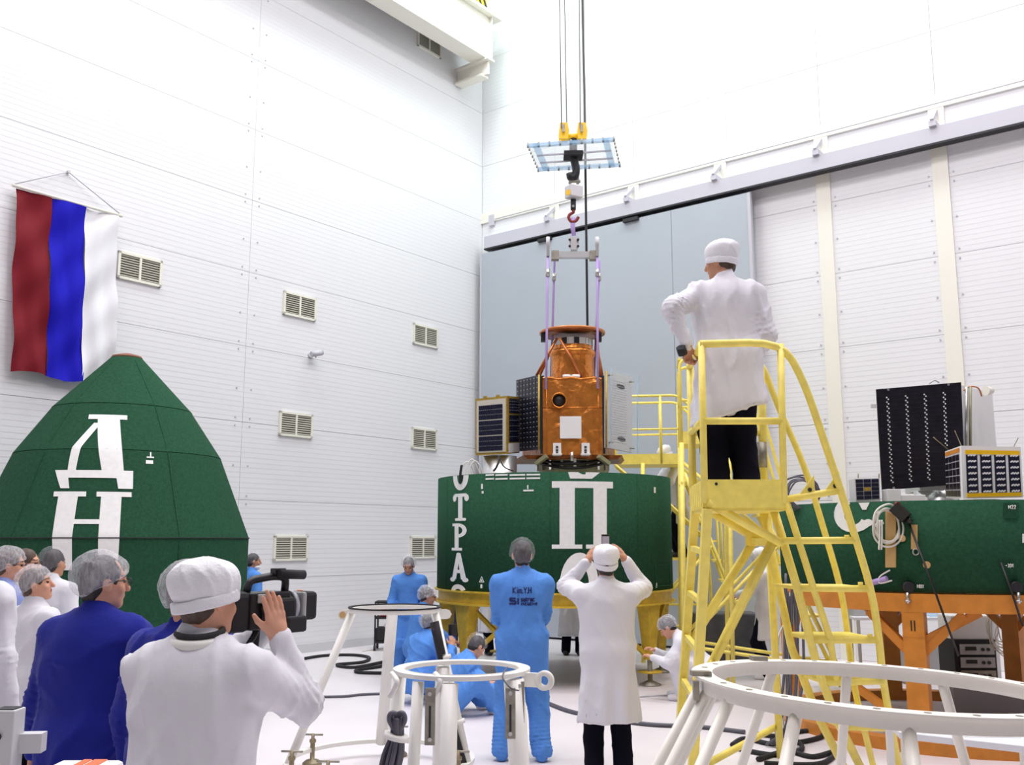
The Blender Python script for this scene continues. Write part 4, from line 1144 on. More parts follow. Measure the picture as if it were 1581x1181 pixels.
p = at(1106, 747, YN - 0.015); MB().cyl(p, p + Vector((0, 0.01, 0)), 0.01, n=10).build('bolt_hole', 'black', t)
TR = 0.024
def pipe(name, pts, r_=TR, rad=0.12, n=8): return MB().tube(rounded(pts, rad), r_, n).build(name, 'yellow', t)
# near side rail running on as the stair handrail down to the floor
fb = lambda x, y: floor_at(x, y, 0.0)
pipe('hand_rail', [at(1080, 531, YN), at(1207, 528, YN), NA(1242, 590), NA(1298, 757), NA(1346, 912), NA(1357, 985), NA(1363, 1050), fb(1391, 1203)], TR + 0.003, 0.22)
pipe('post', [at(1083, 528, YN), nl + UP * 0.0])
pipe('post', [at(1205, 531, YN), nr + Vector((-0.01, 0, 0))])
pipe('mid_rail', [at(1086, 650, YN), at(1207, 650, YN)])
for x in (1066, 1178):
    pass
pipe('post', [at(1066, 566, YF), fl_], TR + 0.006)
pp = pipe('post', [at(1174, 570, YF), fr_ + Vector((-0.02, 0, 0))], TR + 0.01)
MB().cyl(at(1176, 683, YF - 0.01), at(1177, 722, YF - 0.01), TR + 0.014, n=10).build('taped_grip', 'dull_steel', pp)
pipe('hand_rail', [at(1168, 564, YF), at(1178, 564, YF), at(1200, 625, YF), NA(1243, 720, 0.65), NA(1298, 905, 0.55), NA(1308, 970, 0.5), NA(1318, 1060, 0.4), fb(1350, 1190)], TR, 0.25)
pipe('mid_rail', [at(1066, 668, YF), at(1176, 668, YF)])
pipe('top_rail', [at(1083, 531, YN), at(1066, 566, YF), at(1060, 566, YF)])
pipe('mid_rail', [at(1085, 650, YN), at(1067, 668, YF)])
pipe('stringer', [NA(1192, 778, 0.12), NA(1231, 908), NA(1251, 988), NA(1263, 1033), NA(1290, 1107), fb(1338, 1203)], 0.03, 0.05)
pipe('stringer', [NA(1176, 778, 0.55), NA(1222, 1000, 0.4), NA(1263, 1106, 0.35), fb(1306, 1190)], 0.03, 0.05)
pipe('guard_rail', [NA(1213, 771), NA(1256, 908), NA(1282, 988), NA(1291, 1052)], TR, 0.05)
pipe('cross_bar', [NA(1213, 771), NA(1298, 757)])
for (x0, y0, x1, y1, dp) in ((1203, 835, 1325, 834, 0), (1231, 908, 1345, 909, 0.4), (1255, 988, 1358, 988, 0.45), (1273, 1054, 1363, 1051, 0.45), (1298, 1122, 1376, 1124, 0.45)):
    a, b = NA(x0, y0), NA(x1, y1)
    tr = MB().tube([a, b], 0.024, 8).build('tread_bar', 'yellow', t)
    if dp:
        v = Vector((-0.06, dp, 0.004))
        MB().hexa([a - UP * 0.012, b - UP * 0.012, b + v - UP * 0.012, a + v - UP * 0.012, a + UP * 0.01, b + UP * 0.01, b + v + UP * 0.01, a + v + UP * 0.01]).build('tread_plate', 'yellow', tr)
    MB().cyl(NA(x0 + (x1 - x0) * 0.86, y0 + 1) + UP * 0.02, NA(x0 + (x1 - x0) * 0.86, y0 + 1) + UP * 0.045, 0.018, n=8).build('tread_clip', 'yellow', tr)
for x, y, s_ in ((1297, 757, -1), (1258, 763, -1)):
    p = NA(x, y)
    MB().prism([(0, 0), (-0.12, -0.02), (0.0, 0.13)], p + Vector((0, 0.006, 0)), (1, 0, 0), (0, 0, 1), 0.012).build('gusset', 'yellow', t)
    MB().cyl(p + Vector((-0.035, -0.012, 0.03)), p + Vector((-0.035, -0.004, 0.03)), 0.014, n=10).build('gusset_hole', 'dark', t)
# legs, rungs and braces
La0, La1 = at(1073, 785, YF), fb(1046, 1182)
Lb0, Lb1 = at(1092, 785, YN), fb(1067, 1236)
MB().tube([La0, La1], 0.042, 4).build('leg', 'yellow', t)
MB().tube([Lb0, Lb1], 0.042, 4).build('leg', 'yellow', t)
for k in range(5):
    f_ = 0.15 + k * 0.17
    MB().tube([La0.lerp(La1, f_), Lb0.lerp(Lb1, f_)], 0.026, 4).build('rung', 'yellow', t)
pipe('brace', [at(1091, 775, YN), NA(1205, 838)], 0.03, 0.01)
pipe('brace', [at(1096, 790, YF), NA(1168, 832, 0.6)], 0.03, 0.01)
pipe('strut', [NA(1192, 838, 0.03), at(1101, 1022, 6.9), Lb0.lerp(Lb1, 0.62)], 0.034, 0.01)
pipe('strut', [NA(1162, 838, 0.55), La0.lerp(La1, 0.55)], 0.034, 0.01)
MB().bar(NA(1160, 836, 0.6), NA(1205, 838), 0.05, 0.05).build('junction_bar', 'yellow', t)
MB().box(NA(1166, 832, 0.55), (0.14, 0.05, 0.1)).build('junction_plate', 'yellow', t)
pipe('leg', [fr_ - UP * 0.02, fb(1205, 1170)], 0.03, 0.01)
pipe('brace', [Lb0.lerp(Lb1, 0.9), fb(1205, 1170) + UP * 0.25], 0.026, 0.01)
# ------------------------------------------------------------------ the other yellow ladders
def ladder(base, yaw, h_, wd, dp, run, label, rail=1.0, cant=0.0, group='yellow ladders'):
    t = thing('rolling_ladder', (base[0], base[1], 0), label, 'ladder', 'yellow platform ladders')
    ca, sa = math.cos(yaw), math.sin(yaw)
    X = Vector((ca, sa, 0)); Y = Vector((-sa, ca, 0)); B = Vector((base[0], base[1], 0))
    P = lambda x, y, z: B + X * x + Y * y + UP * z
    def pp(name, pts, r_=0.019, rad=0.12): return MB().tube(rounded(pts, rad), r_, 8).build(name, 'yellow', t)
    hw, hd = wd / 2, dp / 2
    MB().obox(P(-cant / 2, 0, h_), X, Y, UP, wd + cant, dp, 0.03).build('deck', 'yellow', t)
    for y in (-hd, hd):
        MB().obox(P(-cant / 2, y, h_ + 0.06), X, Y, UP, wd + cant, 0.012, 0.15).build('toe_board', 'yellow', t)
    MB().obox(P(-hw - cant, 0, h_ + 0.06), X, Y, UP, 0.012, dp, 0.15).build('toe_board', 'yellow', t)
    for y in (-hd, hd):
        pp('hand_rail', [P(-hw - cant, y, h_), P(-hw - cant, y, h_ + rail), P(hw, y, h_ + rail), P(hw + run * 0.25, y, h_ + rail * 0.72), P(hw + run * 0.55, y, h_ * 0.55 + 0.4), P(hw + run * 0.55, y, h_ * 0.55 - 0.3)])
        pp('post', [P(0 if cant else hw * 0.8, y, h_), P(0 if cant else hw * 0.8, y, h_ + rail)])
        pp('post', [P(hw, y, h_), P(hw, y, h_ + rail)])
        pp('mid_rail', [P(-hw - cant, y, h_ + rail * 0.5), P(hw, y, h_ + rail * 0.5)], 0.015)
        pp('leg', [P(-hw, y, h_), P(-hw - 0.05, y * 1.25, 0)], 0.03)
        pp('leg', [P(hw, y, h_), P(hw * 0.8, y * 1.25, 0)], 0.026)
        pp('stringer', [P(hw, y, h_), P(hw + run, y, 0)], 0.026)
        pp('brace', [P(-hw, y * 1.02, h_ * 0.92), P(hw + run * 0.42, y, h_ * 0.58)], 0.02)
        pp('brace', [P(-hw, y * 1.2, h_ * 0.2), P(hw + run * 0.42, y, h_ * 0.58)], 0.022)
        pp('brace', [P(-hw - 0.04, y * 1.2, h_ * 0.18), P(hw + run * 0.9, y, h_ * 0.1)], 0.02)
        if cant: pp('brace', [P(-hw - cant, y, h_), P(-hw, y, h_ - cant * 0.9)], 0.018)
    pp('top_rail', [P(-hw - cant, -hd, h_ + rail), P(-hw - cant, hd, h_ + rail)])
    pp('mid_rail', [P(-hw - cant, -hd, h_ + rail * 0.5), P(-hw - cant, hd, h_ + rail * 0.5)], 0.015)
    n = int(h_ / 0.27)
    for k in range(1, n):
        f = k / n
        c = P(hw + run * f, 0, h_ * (1 - f))
        MB().obox(c, X, Y, UP, 0.16, dp, 0.025).build('tread', 'yellow', t)
    for k in range(1, 6):
        z_ = h_ * k / 6
        pp('rung', [P(-hw - 0.01, -hd * 1.15, z_), P(-hw - 0.01, hd * 1.15, z_)], 0.016)
    return t
ladder((2.25, 14.55), R(-8), 2.83, 0.55, 0.75, 1.0, 'yellow platform ladder directly behind the middle drum, lower deck of the two far ones', cant=0.42)
ladder((2.34, 11.75), R(-8), 2.86, 0.55, 0.62, 1.25, 'yellow platform ladder between the middle drum and the tall worker ladder', rail=1.02)
# low work step for the person behind the drum
t = thing('work_step', (2.66, 15.2, 0), 'yellow work step behind the middle drum with a white coated worker on it', 'step')
WS = 1.45
MB().box((2.66, 15.2, WS - 0.02), (0.75, 0.55, 0.04)).build('deck', 'yellow', t)
for dx in (-0.34, 0.34):
    for dy in (-0.24, 0.24):
        MB().tube([Vector((2.66 + dx, 15.2 + dy, WS - 0.04)), Vector((2.66 + dx * 1.1, 15.2 + dy * 1.1, 0))], 0.025, 6).build('leg', 'yellow', t)
for z_ in (0.35, 0.75):
    MB().tube([Vector((2.31, 14.97, z_)), Vector((3.01, 14.97, z_))], 0.02, 6).build('rung', 'yellow', t)
# ------------------------------------------------------------------ white ring stands
def ring_prof(mb, c, r_, z_, wd, th, n=64):
    return mb.lathe([(r_, z_ - th), (r_, z_), (r_ - wd, z_), (r_ - wd, z_ - th)], (c[0], c[1], 0), n, smooth=False, closed=True)
# stand with the floor ring
AC = Vector((px2m(594 - 790.5, 7.5), 7.5, 0))
t = thing('ring_stand', AC, 'white conical ring stand with floor ring and screw jacks, black tape on one leg', 'stand', 'white ring stands')
ATZ, ABZ = 1.21, 0.13
topc = Vector((px2m(612 - 790.5, 7.5), 7.5, 0))
ring_prof(MB(), topc, 0.348, ATZ, 0.045, 0.03).build('top_ring', 'stand_white', t)
ring_prof(MB(), topc, 0.352, ATZ + 0.01, 0.022, 0.01).build('rubber_strip', 'black_matt', t)
ring_prof(MB(), AC, 0.70, ABZ, 0.05, 0.03).build('floor_ring', 'stand_white', t)
for i, (a0, a1) in enumerate(((186, 196), (100, 97), (-14, -12))):
    p = topc + Vector((math.cos(R(a0)) * 0.32, math.sin(R(a0)) * 0.32, ATZ - 0.03))
    q = AC + Vector((math.cos(R(a1)) * 0.67, math.sin(R(a1)) * 0.67, ABZ - 0.03))
    lg = MB().tube([p, q], (0.031, 0.045, 0.031)[i], 14).build('leg', 'stand_white', t)
    if i == 2:
        m0, m1 = p.lerp(q, 0.1), p.lerp(q, 0.86)
        v = Vector((-0.03, -0.045, 0.0))
        MB().tube(spline([m0 + v, p.lerp(q, .4) + v, p.lerp(q, .7) + v * 1.2, m1 + v, q + v + Vector((0.03, 0, -0.05))], 5), 0.022, 8, flat=0.6).build('black_hose', 'black', lg)
        for f in (0.3, 0.72):
            MB().tube([p.lerp(q, f) - (q - p).normalized() * 0.015, p.lerp(q, f) + (q - p).normalized() * 0.015], 0.05, 14).build('tape_band', 'stand_white', lg)
        MB().tube([p.lerp(q, .06) + v * 0.6, p.lerp(q, .28) + v * 0.6], 0.034, 8).build('black_tape', 'black_matt', lg)
for a_ in (183, 8):
    d = Vector((math.cos(R(a_)), math.sin(R(a_)), 0))
    tn = Vector((-d.y, d.x, 0))
    p = topc + d * 0.33 + UP * (ATZ - 0.05)
    lug = [(0, -0.036), (0.06, -0.036), (0.085, -0.028), (0.1, 0.0), (0.085, 0.028), (0.06, 0.036), (0, 0.036)]
    mb = MB().prism(lug, p + Vector((0, -0.012, 0)), d, UP, 0.024)
    lo_ = mb.build('lifting_lug', 'stand_white', t)
    e = p + d * 0.062
    MB().cyl(e + Vector((0, -0.02, 0)), e + Vector((0, 0.02, 0)), 0.024, n=12).build('lug_bush', 'wood', lo_)
for i, a_ in enumerate((205, 150, 85, -25, 245)):
    p = AC + Vector((math.cos(R(a_)) * 0.655, math.sin(R(a_)) * 0.655, 0))
    j = MB().lathe([(0.0, 0.0), (0.075, 0.0), (0.075, 0.02), (0.05, 0.04), (0.018, 0.045), (0.018, 0.17), (0.026, 0.17), (0.026, 0.19), (0.013, 0.20), (0.013, 0.235), (0, 0.235)], p, 16).build('screw_jack', 'brass', t)
    MB().tube([p + Vector((-0.08, 0.02, 0.225)), p + Vector((0.08, -0.02, 0.23))], 0.008, 6).build('tommy_bar', 'dull_steel', j)
# nearer stand
BCN = Vector((px2m(715 - 790.5, 5.3), 5.3, 0))
t = thing('ring_stand', BCN, 'white tube legged ring stand in front of the sitting workers, hung with a cable bundle', 'stand', 'white ring stands')
BTZ = 1.05
ring_prof(MB(), BCN, 0.362, BTZ, 0.06, 0.022).build('top_ring', 'stand_white', t)
MB().lathe([(0.30, BTZ - 0.001), (0.306, BTZ + 0.004), (0.306, BTZ - 0.022), (0.30, BTZ - 0.022)], BCN, 64, smooth=False, closed=True).build('inner_lip', 'stand_white', t)
for i, (a0, a1, rb_, rr) in enumerate(((176, 178, 0.40, 0.038), (262, 262, 0.40, 0.045), (-35, -32, 0.40, 0.052), (112, 112, 0.42, 0.038), (232, 232, 0.40, 0.03))):
    p = BCN + Vector((math.cos(R(a0)) * 0.335, math.sin(R(a0)) * 0.335, BTZ - 0.035))
    q = BCN + Vector((math.cos(R(a1)) * rb_, math.sin(R(a1)) * rb_, 0.0))
    lg = MB().tube([p, q], rr, 16).build('leg', 'stand_white', t)
    MB().lathe([(0, 0), (0.08, 0), (0.08, 0.02), (0, 0.02)], q, 16).build('foot_plate', 'stand_white', lg)
for px, py0, py1, dy in ((664, 1062, 1150, -0.33), (788, 1062, 1140, -0.33), (802, 1052, 1115, -0.22)):
    a, b = at(px, py0, 5.3 + dy), at(px, py1, 5.3 + dy)
    pl = MB().box((a + b) / 2, (0.05, 0.02, a.z - b.z)).build('slotted_plate', 'dull_steel', t)
    MB().box((a + b) / 2 + Vector((0, -0.011, -0.03)), (0.01, 0.004, (a.z - b.z) * 0.6)).build('slot', 'dark', pl)
    for f in (0.1, 0.9): 
        k = a.lerp(b, f); MB().cyl(k + Vector((0, -0.02, 0)), k, 0.01, n=8).build('plate_bolt', 'steel', pl)
d = Vector((math.cos(R(-20)), math.sin(R(-20)), 0)); p = BCN + d * 0.36 + UP * (BTZ - 0.045)
lo_ = MB().obox(p + d * 0.03, d, Vector((-d.y, d.x, 0)), UP, 0.1, 0.024, 0.07).build('lug_arm', 'stand_white', t)
MB().lathe([(0.05, -0.013), (0.05, 0.013), (0.024, 0.013), (0.024, -0.013)], p + d * 0.1, 24, closed=True, axis=(-d.y, d.x, 0)).build('lug_eye', 'stand_white', t)
for px in (605, 672):
    MB().tube(spline([at(px, 1040, 5.02), at(px + 8, 1052, 4.95), at(px + 4, 1064, 4.97), at(px - 3, 1075, 5.0)], 4), 0.014, 8).build('white_clip', 'stand_white', t)
MB().tube(spline([at(783, 1030, 5.1), at(776, 1045, 5.0), at(788, 1062, 4.95), at(801, 1066, 4.97)], 5), 0.004, 5).build('thin_wire', 'cable_grey', t)
# hanging cable bundle
mb = MB(); random.seed(5)
for k in range(15):
    dx, dy = random.uniform(-0.045, 0.045), random.uniform(-0.04, 0.04)
    pts = [at(598, 1200, 4.85) + Vector((dx, dy, 0)), at(606, 1165, 4.85) + Vector((dx, dy, 0)), at(612, 1137, 4.85) + Vector((dx * .6, dy * .6, 0)), at(613 + dx * 160, 1122, 4.85) + Vector((0, dy, 0)), at(613 + dx * 240, 1108 - random.uniform(0, 6), 4.85) + Vector((0, dy, 0))]
    mb.tube(spline(pts, 5), 0.011, 6)
for s_ in (-1, 1):
    mb.tube(spline([at(613 + s_ * 3, 1128, 4.84), at(613 + s_ * 12, 1112, 4.82), at(613 + s_ * 9, 1101, 4.82), at(613, 1104, 4.83), at(613 - s_ * 4, 1122, 4.84)], 5), 0.012, 6)
cb = thing('cable_bundle', at(598, 1200, 4.85), 'thick bundle of dark grey cables tied with white tape in front of a stand leg', 'cable')
cb.location.z = 0; ORG[cb.name] = cb.location.copy()
q = at(598, 1200, 4.85)
mb.build('cables', 'cable_grey', cb)
mb = MB(); random.seed(6)
for k in range(9):
    o_ = Vector((random.uniform(-.05, .05), random.uniform(-.05, .05), 0))
    mb.tube(spline([q + o_, Vector((q.x - 0.03, q.y, 0.3)) + o_, Vector((q.x - 0.02, q.y, 0.03)) + o_, Vector((q.x + 0.2, q.y - 0.1, 0.015)) + o_ * 2], 5), 0.011, 6)
mb.build('cable_tails', 'cable_grey', cb)
MB().tube([at(611, 1141, 4.85), at(613, 1133, 4.85)], 0.062, 14).build('tape_band', 'stand_white', cb)
# big ring stand on the right
CY_ = 3.8
CCN = Vector((px2m(1347 - 790.5, CY_), CY_, 0)); CTZ = 1.72 - px2m(1047 - 833, CY_)
t = thing('ring_stand', CCN, 'large cream ring stand in the right foreground with many splayed tube legs', 'stand', 'white ring stands')
CR = px2m(281, CY_)
def tiltc(mb):
    for v in mb.v: v.z -= (v.x - CCN.x) * 0.045
    return mb
tiltc(MB().lathe([(CR, CTZ - 0.008), (CR, CTZ), (CR - 0.08, CTZ), (CR - 0.08, CTZ - 0.008)], CCN, 96, smooth=False, closed=True)).build('top_flange', 'stand_cream', t)
tiltc(MB().lathe([(CR - 0.018, CTZ - 0.058), (CR - 0.018, CTZ - 0.008), (CR - 0.06, CTZ - 0.008), (CR - 0.06, CTZ - 0.058)], CCN, 96, smooth=False, closed=True)).build('ring_beam', 'stand_cream', t)
for k in range(28):
    a_ = R(k * 360 / 28 + 4); p = CCN + Vector((math.cos(a_) * (CR - 0.04), math.sin(a_) * (CR - 0.04), CTZ + 0.0005))
    tiltc(MB().cyl(p, p + UP * 0.0012, 0.012, n=12)).build('bolt_hole', 'dull_steel', t)
for a_ in (12, 48, 82, 112, 140, 166, 184, 200, 226, 256, 292, 330):
    p = CCN + Vector((math.cos(R(a_)) * (CR - 0.04), math.sin(R(a_)) * (CR - 0.04), CTZ - 0.05))
    p.z -= (p.x - CCN.x) * 0.045
    q = CCN + Vector((math.cos(R(a_)) * (CR + 0.62), math.sin(R(a_)) * (CR + 0.62), 0.0))
    MB().tube([p, q], 0.022, 12).build('leg', 'stand_cream', t)
c_ = CCN + Vector((-CR + 0.02, -0.02, 0))
tiltc(MB().box((c_.x, c_.y, CTZ + 0.009), (0.075, 0.035, 0.018), 0.1)).build('clamp_plate', 'dull_steel', t)
tiltc(MB().box((c_.x - 0.025, c_.y - 0.03, CTZ - 0.05), (0.02, 0.03, 0.07))).build('clamp_bolt', 'dull_steel', t)
c_ = CCN + Vector((px2m(1241 - 1347, 4.5), CR - 0.03, 0)); 
c_.y = CCN.y + math.sqrt((CR - 0.04) ** 2 - (c_.x - CCN.x) ** 2)
tiltc(MB().box((c_.x, c_.y, CTZ + 0.009), (0.07, 0.04, 0.018), 0.2)).build('clamp_plate', 'dull_steel', t)
a_ = R(-38)
c_ = CCN + Vector((math.cos(a_) * (CR - 0.03), math.sin(a_) * (CR - 0.03), CTZ + 0.012))
cl_ = tiltc(MB().box(c_, (0.085, 0.06, 0.022), -0.5)).build('clamp_plate', 'wood', t)
c2 = c_.copy(); c2.z -= (c_.x - CCN.x) * 0.045; dd_ = Vector((math.cos(a_), math.sin(a_), 0)) * 0.04
MB().cyl(c2 + dd_ - UP * 0.02, c2 + dd_ - UP * 0.12, 0.016, 0.012, n=10).build('clamp_screw', 'dull_steel', cl_)
MB().tube([c2 + dd_ + Vector((-0.03, 0, -0.115)), c2 + dd_ + Vector((0.03, 0, -0.115))], 0.005, 6).build('tommy_bar', 'dull_steel', cl_)
# ------------------------------------------------------------------ floor cables
def floor_cable(pxs, r_, m, label, flat=1.0):
    pts = [floor_at(x, y, r_) for x, y in pxs]
    MB().tube(spline(pts, 6), r_, 6).build('floor_cable', m, label=label, cat='cable', group='cables on the floor')
floor_cable([(462, 1018), (500, 1012), (545, 1011), (570, 1015), (560, 1022), (520, 1026), (548, 1030), (598, 1021), (590, 1028), (552, 1034), (556, 1038), (600, 1039)], 0.022, 'black_matt', 'black flat cable zigzagging on the floor left of the stand')
floor_cable([(470, 1076), (530, 1075), (560, 1072), (610, 1070), (660, 1066)], 0.015, 'cable_grey', 'grey cable running across the floor behind the left ring stand')
floor_cable([(560, 1005), (585, 1003), (620, 1008), (660, 1006)], 0.01, 'cable_white', 'thin white cable on the floor beside the black cart')
floor_cable([(845, 1085), (880, 1098), (930, 1108), (1000, 1118), (1080, 1122), (1150, 1130)], 0.02, 'cable_grey', 'dark grey cable crossing the floor in front of the photographer')
floor_cable([(905, 1090), (985, 1076), (1060, 1072)], 0.008, 'pale_grey', 'thin pale cable on the floor right of the photographer')
for i, (pts, lab) in enumerate((([(1130, 1150), (1150, 1140), (1190, 1148), (1225, 1142), (1238, 1156), (1200, 1165), (1160, 1160), (1136, 1154)], 'black hose looped on the floor below the ladder stairs'),
    ([(1170, 1172), (1215, 1160), (1255, 1168), (1290, 1160), (1270, 1178), (1220, 1180), (1180, 1178)], 'second black hose coil on the floor by the orange stand base'),
    ([(1165, 1132), (1200, 1136), (1245, 1128), (1270, 1136), (1230, 1146), (1190, 1142)], 'upper black hose loop on the floor under the ladder'))):
    floor_cable(pts, 0.02, 'black_matt', lab)
# dark cables dropping from the right drum beside the ladder
mb = MB(); random.seed(9)
for k in range(9):
    x = 1212 + k * 3.2
    p0 = at(x - 2, 905 + random.uniform(-20, 30), 8.6); p1 = at(x + random.uniform(-5, 5), 1040, 8.5); p2 = at(x - 8 + random.uniform(-8, 8), 1120, 8.4)
    p3 = floor_at(x - 15 + random.uniform(-20, 10), 1150, 0.015)
    mb.tube(spline([p0, p1, p2, p3], 6), 0.012, 6)
mb.build('hanging_cables', 'cable_grey', label='strands of dark cable hanging behind the ladder stairs to the floor', cat='cable')
mb = MB()
for k in range(6):
    x = 1206 + k * 4
    mb.tube(spline([at(x, 915, 8.7), at(x + random.uniform(-4, 8), 955, 8.6), at(x + random.uniform(-6, 6), 1000, 8.6), floor_at(x + 6, 1140, 0.01)], 6), 0.008, 6)
mb.build('hanging_cables', 'cable_white', label='pale thin wires hanging with the dark cables behind the ladder', cat='cable')
# ------------------------------------------------------------------ black service cart by the wall
c = floor_at(600, 1003)
t = thing('service_cart', c, 'small black two shelf service cart standing by the left wall', 'cart', rz=0)
for z_ in (0.13, 0.5, 0.74):
    MB().box(c + UP * z_, (0.42, 0.34, 0.03)).build('shelf', 'black_matt', t)
for dx in (-0.2, 0.2):
    for dy in (-0.16, 0.16):
        MB().box(c + Vector((dx, dy, 0.42)), (0.025, 0.025, 0.66)).build('upright', 'black', t)
        MB().cyl(c + Vector((dx - 0.015, dy, 0.045)), c + Vector((dx + 0.015, dy, 0.045)), 0.045, n=14).build('castor', 'black', t)
MB().box(c + Vector((0, 0, 0.25)), (0.38, 0.3, 0.2)).build('tool_box', 'black_matt', label='black tool box on the lower shelf of the service cart', cat='tool box', bevel=0.01)
MB().box(c + Vector((0.02, -0.02, 0.6)), (0.3, 0.22, 0.16)).build('case', 'red_hook', label='dark red case on the middle shelf of the service cart', cat='case', bevel=0.01)
MB().cyl(c + Vector((0.06, 0, 0.756)), c + Vector((0.06, 0, 0.85)), 0.07, n=16).build('tape_roll', 'trousers_navy', label='dark blue roll on top of the service cart', cat='roll')
mb = MB(); mb.lathe([(0.1, 0.35), (0.11, 0.37), (0.07, 0.42), (0.0, 0.44)], c + Vector((0.03, -0.06, 0.005)), 14); mb.build('cloth', 'paper_white', label='crumpled white cloth lying on the tool box in the cart', cat='cloth')
# ------------------------------------------------------------------ tables and instruments on the right
def table(name, fl, fr, dpv, h_, m, label, lm='aluminium', th=0.035):
    a, b = Vector(fl), Vector(fr); v = Vector(dpv)
    c = (a + b + v) / 2
    t = thing(name, (((a + b) / 2 + v / 2).x, ((a + b) / 2 + v / 2).y, 0), label, 'table')
    q = [Vector((p.x, p.y, h_)) for p in (a, b, b + v, a + v)]
    MB().hexa([p - UP * th for p in q] + q).build('table_top', m, t, bevel=0.004)
    ctr = (q[0] + q[2]) / 2
    for p in q:
        k = p + (ctr - p) * 0.08
        MB().tube([Vector((k.x, k.y, h_ - th)), Vector((k.x, k.y, 0))], 0.024, 4).build('leg', lm, t)
    return t, q
t, q = table('work_table', floor_at(1388, 1130, .72), floor_at(1640, 1158, .72), (0.12, 0.55, 0), 0.72, 'table_top', 'pale work table with white sheets in the right foreground')
def flat_item(name, m, u, v, w_, d_, h_, label, cat, rz=0.1):
    p = (q[0] * (1 - u) + q[1] * u) * (1 - v) + (q[3] * (1 - u) + q[2] * u) * v
    MB().box(p + UP * (h_ / 2), (w_, d_, h_), rz).build(name, m, label=label, cat=cat)
flat_item('paper_sheet', 'paper_white', 0.62, 0.45, 0.28, 0.24, 0.003, 'cream paper sheet lying on the foreground work table', 'paper', -0.1)
flat_item('instrument', 'dull_steel', 0.42, 0.75, 0.09, 0.05, 0.04, 'small dark instrument at the back of the foreground work table', 'instrument', 0.3)
p = (q[0] + q[3]) / 2 * 0.75 + (q[1] + q[2]) / 2 * 0.25
mb = MB(); random.seed(3)
NX = 12
vs = [p + Vector(((i / NX - .5) * 0.26, (j / NX - .5) * 0.2, 0.004 + 0.035 * abs(math.sin(i * 1.7 + j * .6) * math.sin(j * 1.3 + i * .3)))) for j in range(NX + 1) for i in range(NX + 1)]
mb.add(vs, [(j * (NX + 1) + i, j * (NX + 1) + i + 1, (j + 1) * (NX + 1) + i + 1, (j + 1) * (NX + 1) + i) for j in range(NX) for i in range(NX)], True)
mb.build('plastic_bag', 'paper_white', label='crumpled clear white bag on the foreground work table', cat='bag')
# far bench
fa = at(1318, 953, 12.0); fb2 = at(1498, 951, 12.0)
t, q = table('lab_bench', (fa.x, 12.0, 0), (fb2.x, 12.0, 0), (0.1, 0.6, 0), fa.z, 'table_top', 'pale lab bench seen between the orange stand legs')
flat_item('toolbox', 'rack_grey', 0.12, 0.5, 0.35, 0.25, 0.1, 'grey and black gear on the left end of the lab bench', 'gear')
mb = MB(); p = q[0].lerp(q[1], 0.3) + Vector((0, 0.15, 0)); mb.tube(spline([p + UP * 0.02, p + Vector((-.1, 0, .12)), p + Vector((.05, 0, .2)), p + Vector((.16, 0, .08)), p + Vector((.2, 0, .02))], 5), 0.03, 8); mb.build('strap', 'black', label='black strap heaped on the left end of the lab bench', cat='strap')
flat_item('plastic_box', 'paper_white', 0.5, 0.4, 0.3, 0.2, 0.09, 'white box in the middle of the lab bench', 'box')
flat_item('blue_tray', 'blue_clear', 0.72, 0.3, 0.18, 0.15, 0.05, 'blue tray on the lab bench', 'tray')
p = floor_at(1385, 1035); MB().box((p.x, 12.25, 0.22), (0.75, 0.4, 0.44)).build('crate', 'rack_grey', label='grey crate on the floor under the lab bench', cat='crate', bevel=0.01)
# instrument rack
p0 = at(1478, 1060, 10.9)
c = Vector((at(1505, 1000, 10.95).x, 11.15, 0))
t = thing('instrument_rack', c, 'black instrument rack with front panels behind the orange stand', 'rack')
rt = at(1505, 988, 10.95).z
MB().box(c + UP * (rt / 2 + 0.03), (0.46, 0.4, rt - 0.06)).build('cabinet', 'black_matt', t)
for k in range(4):
    z_ = rt - 0.1 - k * 0.14
    pn = MB().box(c + Vector((0.02, -0.205, z_)), (0.38, 0.012, 0.11)).build('front_panel', 'rack_grey' if k != 2 else 'dull_steel', t)
    MB().box(c + Vector((-0.05, -0.213, z_ + 0.01)), (0.12, 0.006, 0.04)).build('display', 'black', pn)
    for dx in (0.08, 0.14): MB().cyl(c + Vector((dx, -0.225, z_)), c + Vector((dx, -0.21, z_)), 0.018, n=10).build('knob', 'black', pn)
for dx in (-0.2, 0.2): MB().box(c + Vector((dx, 0, 0.03)), (0.05, 0.36, 0.06)).build('foot', 'black', t)
MB().box(c + Vector((0, 0, rt + 0.13)), (0.46, 0.36, 0.26)).build('monitor_case', 'white_plastic', label='white cased unit standing on the black instrument rack', cat='instrument', bevel=0.015)
c = Vector((at(1540, 1075, 9.9).x, 10.1, 0))
MB().box(c + UP * 0.13, (0.75, 0.35, 0.26), -0.15).build('metal_case', 'rail_grey', label='low grey metal case on the floor inside the orange stand', cat='case', bevel=0.01)
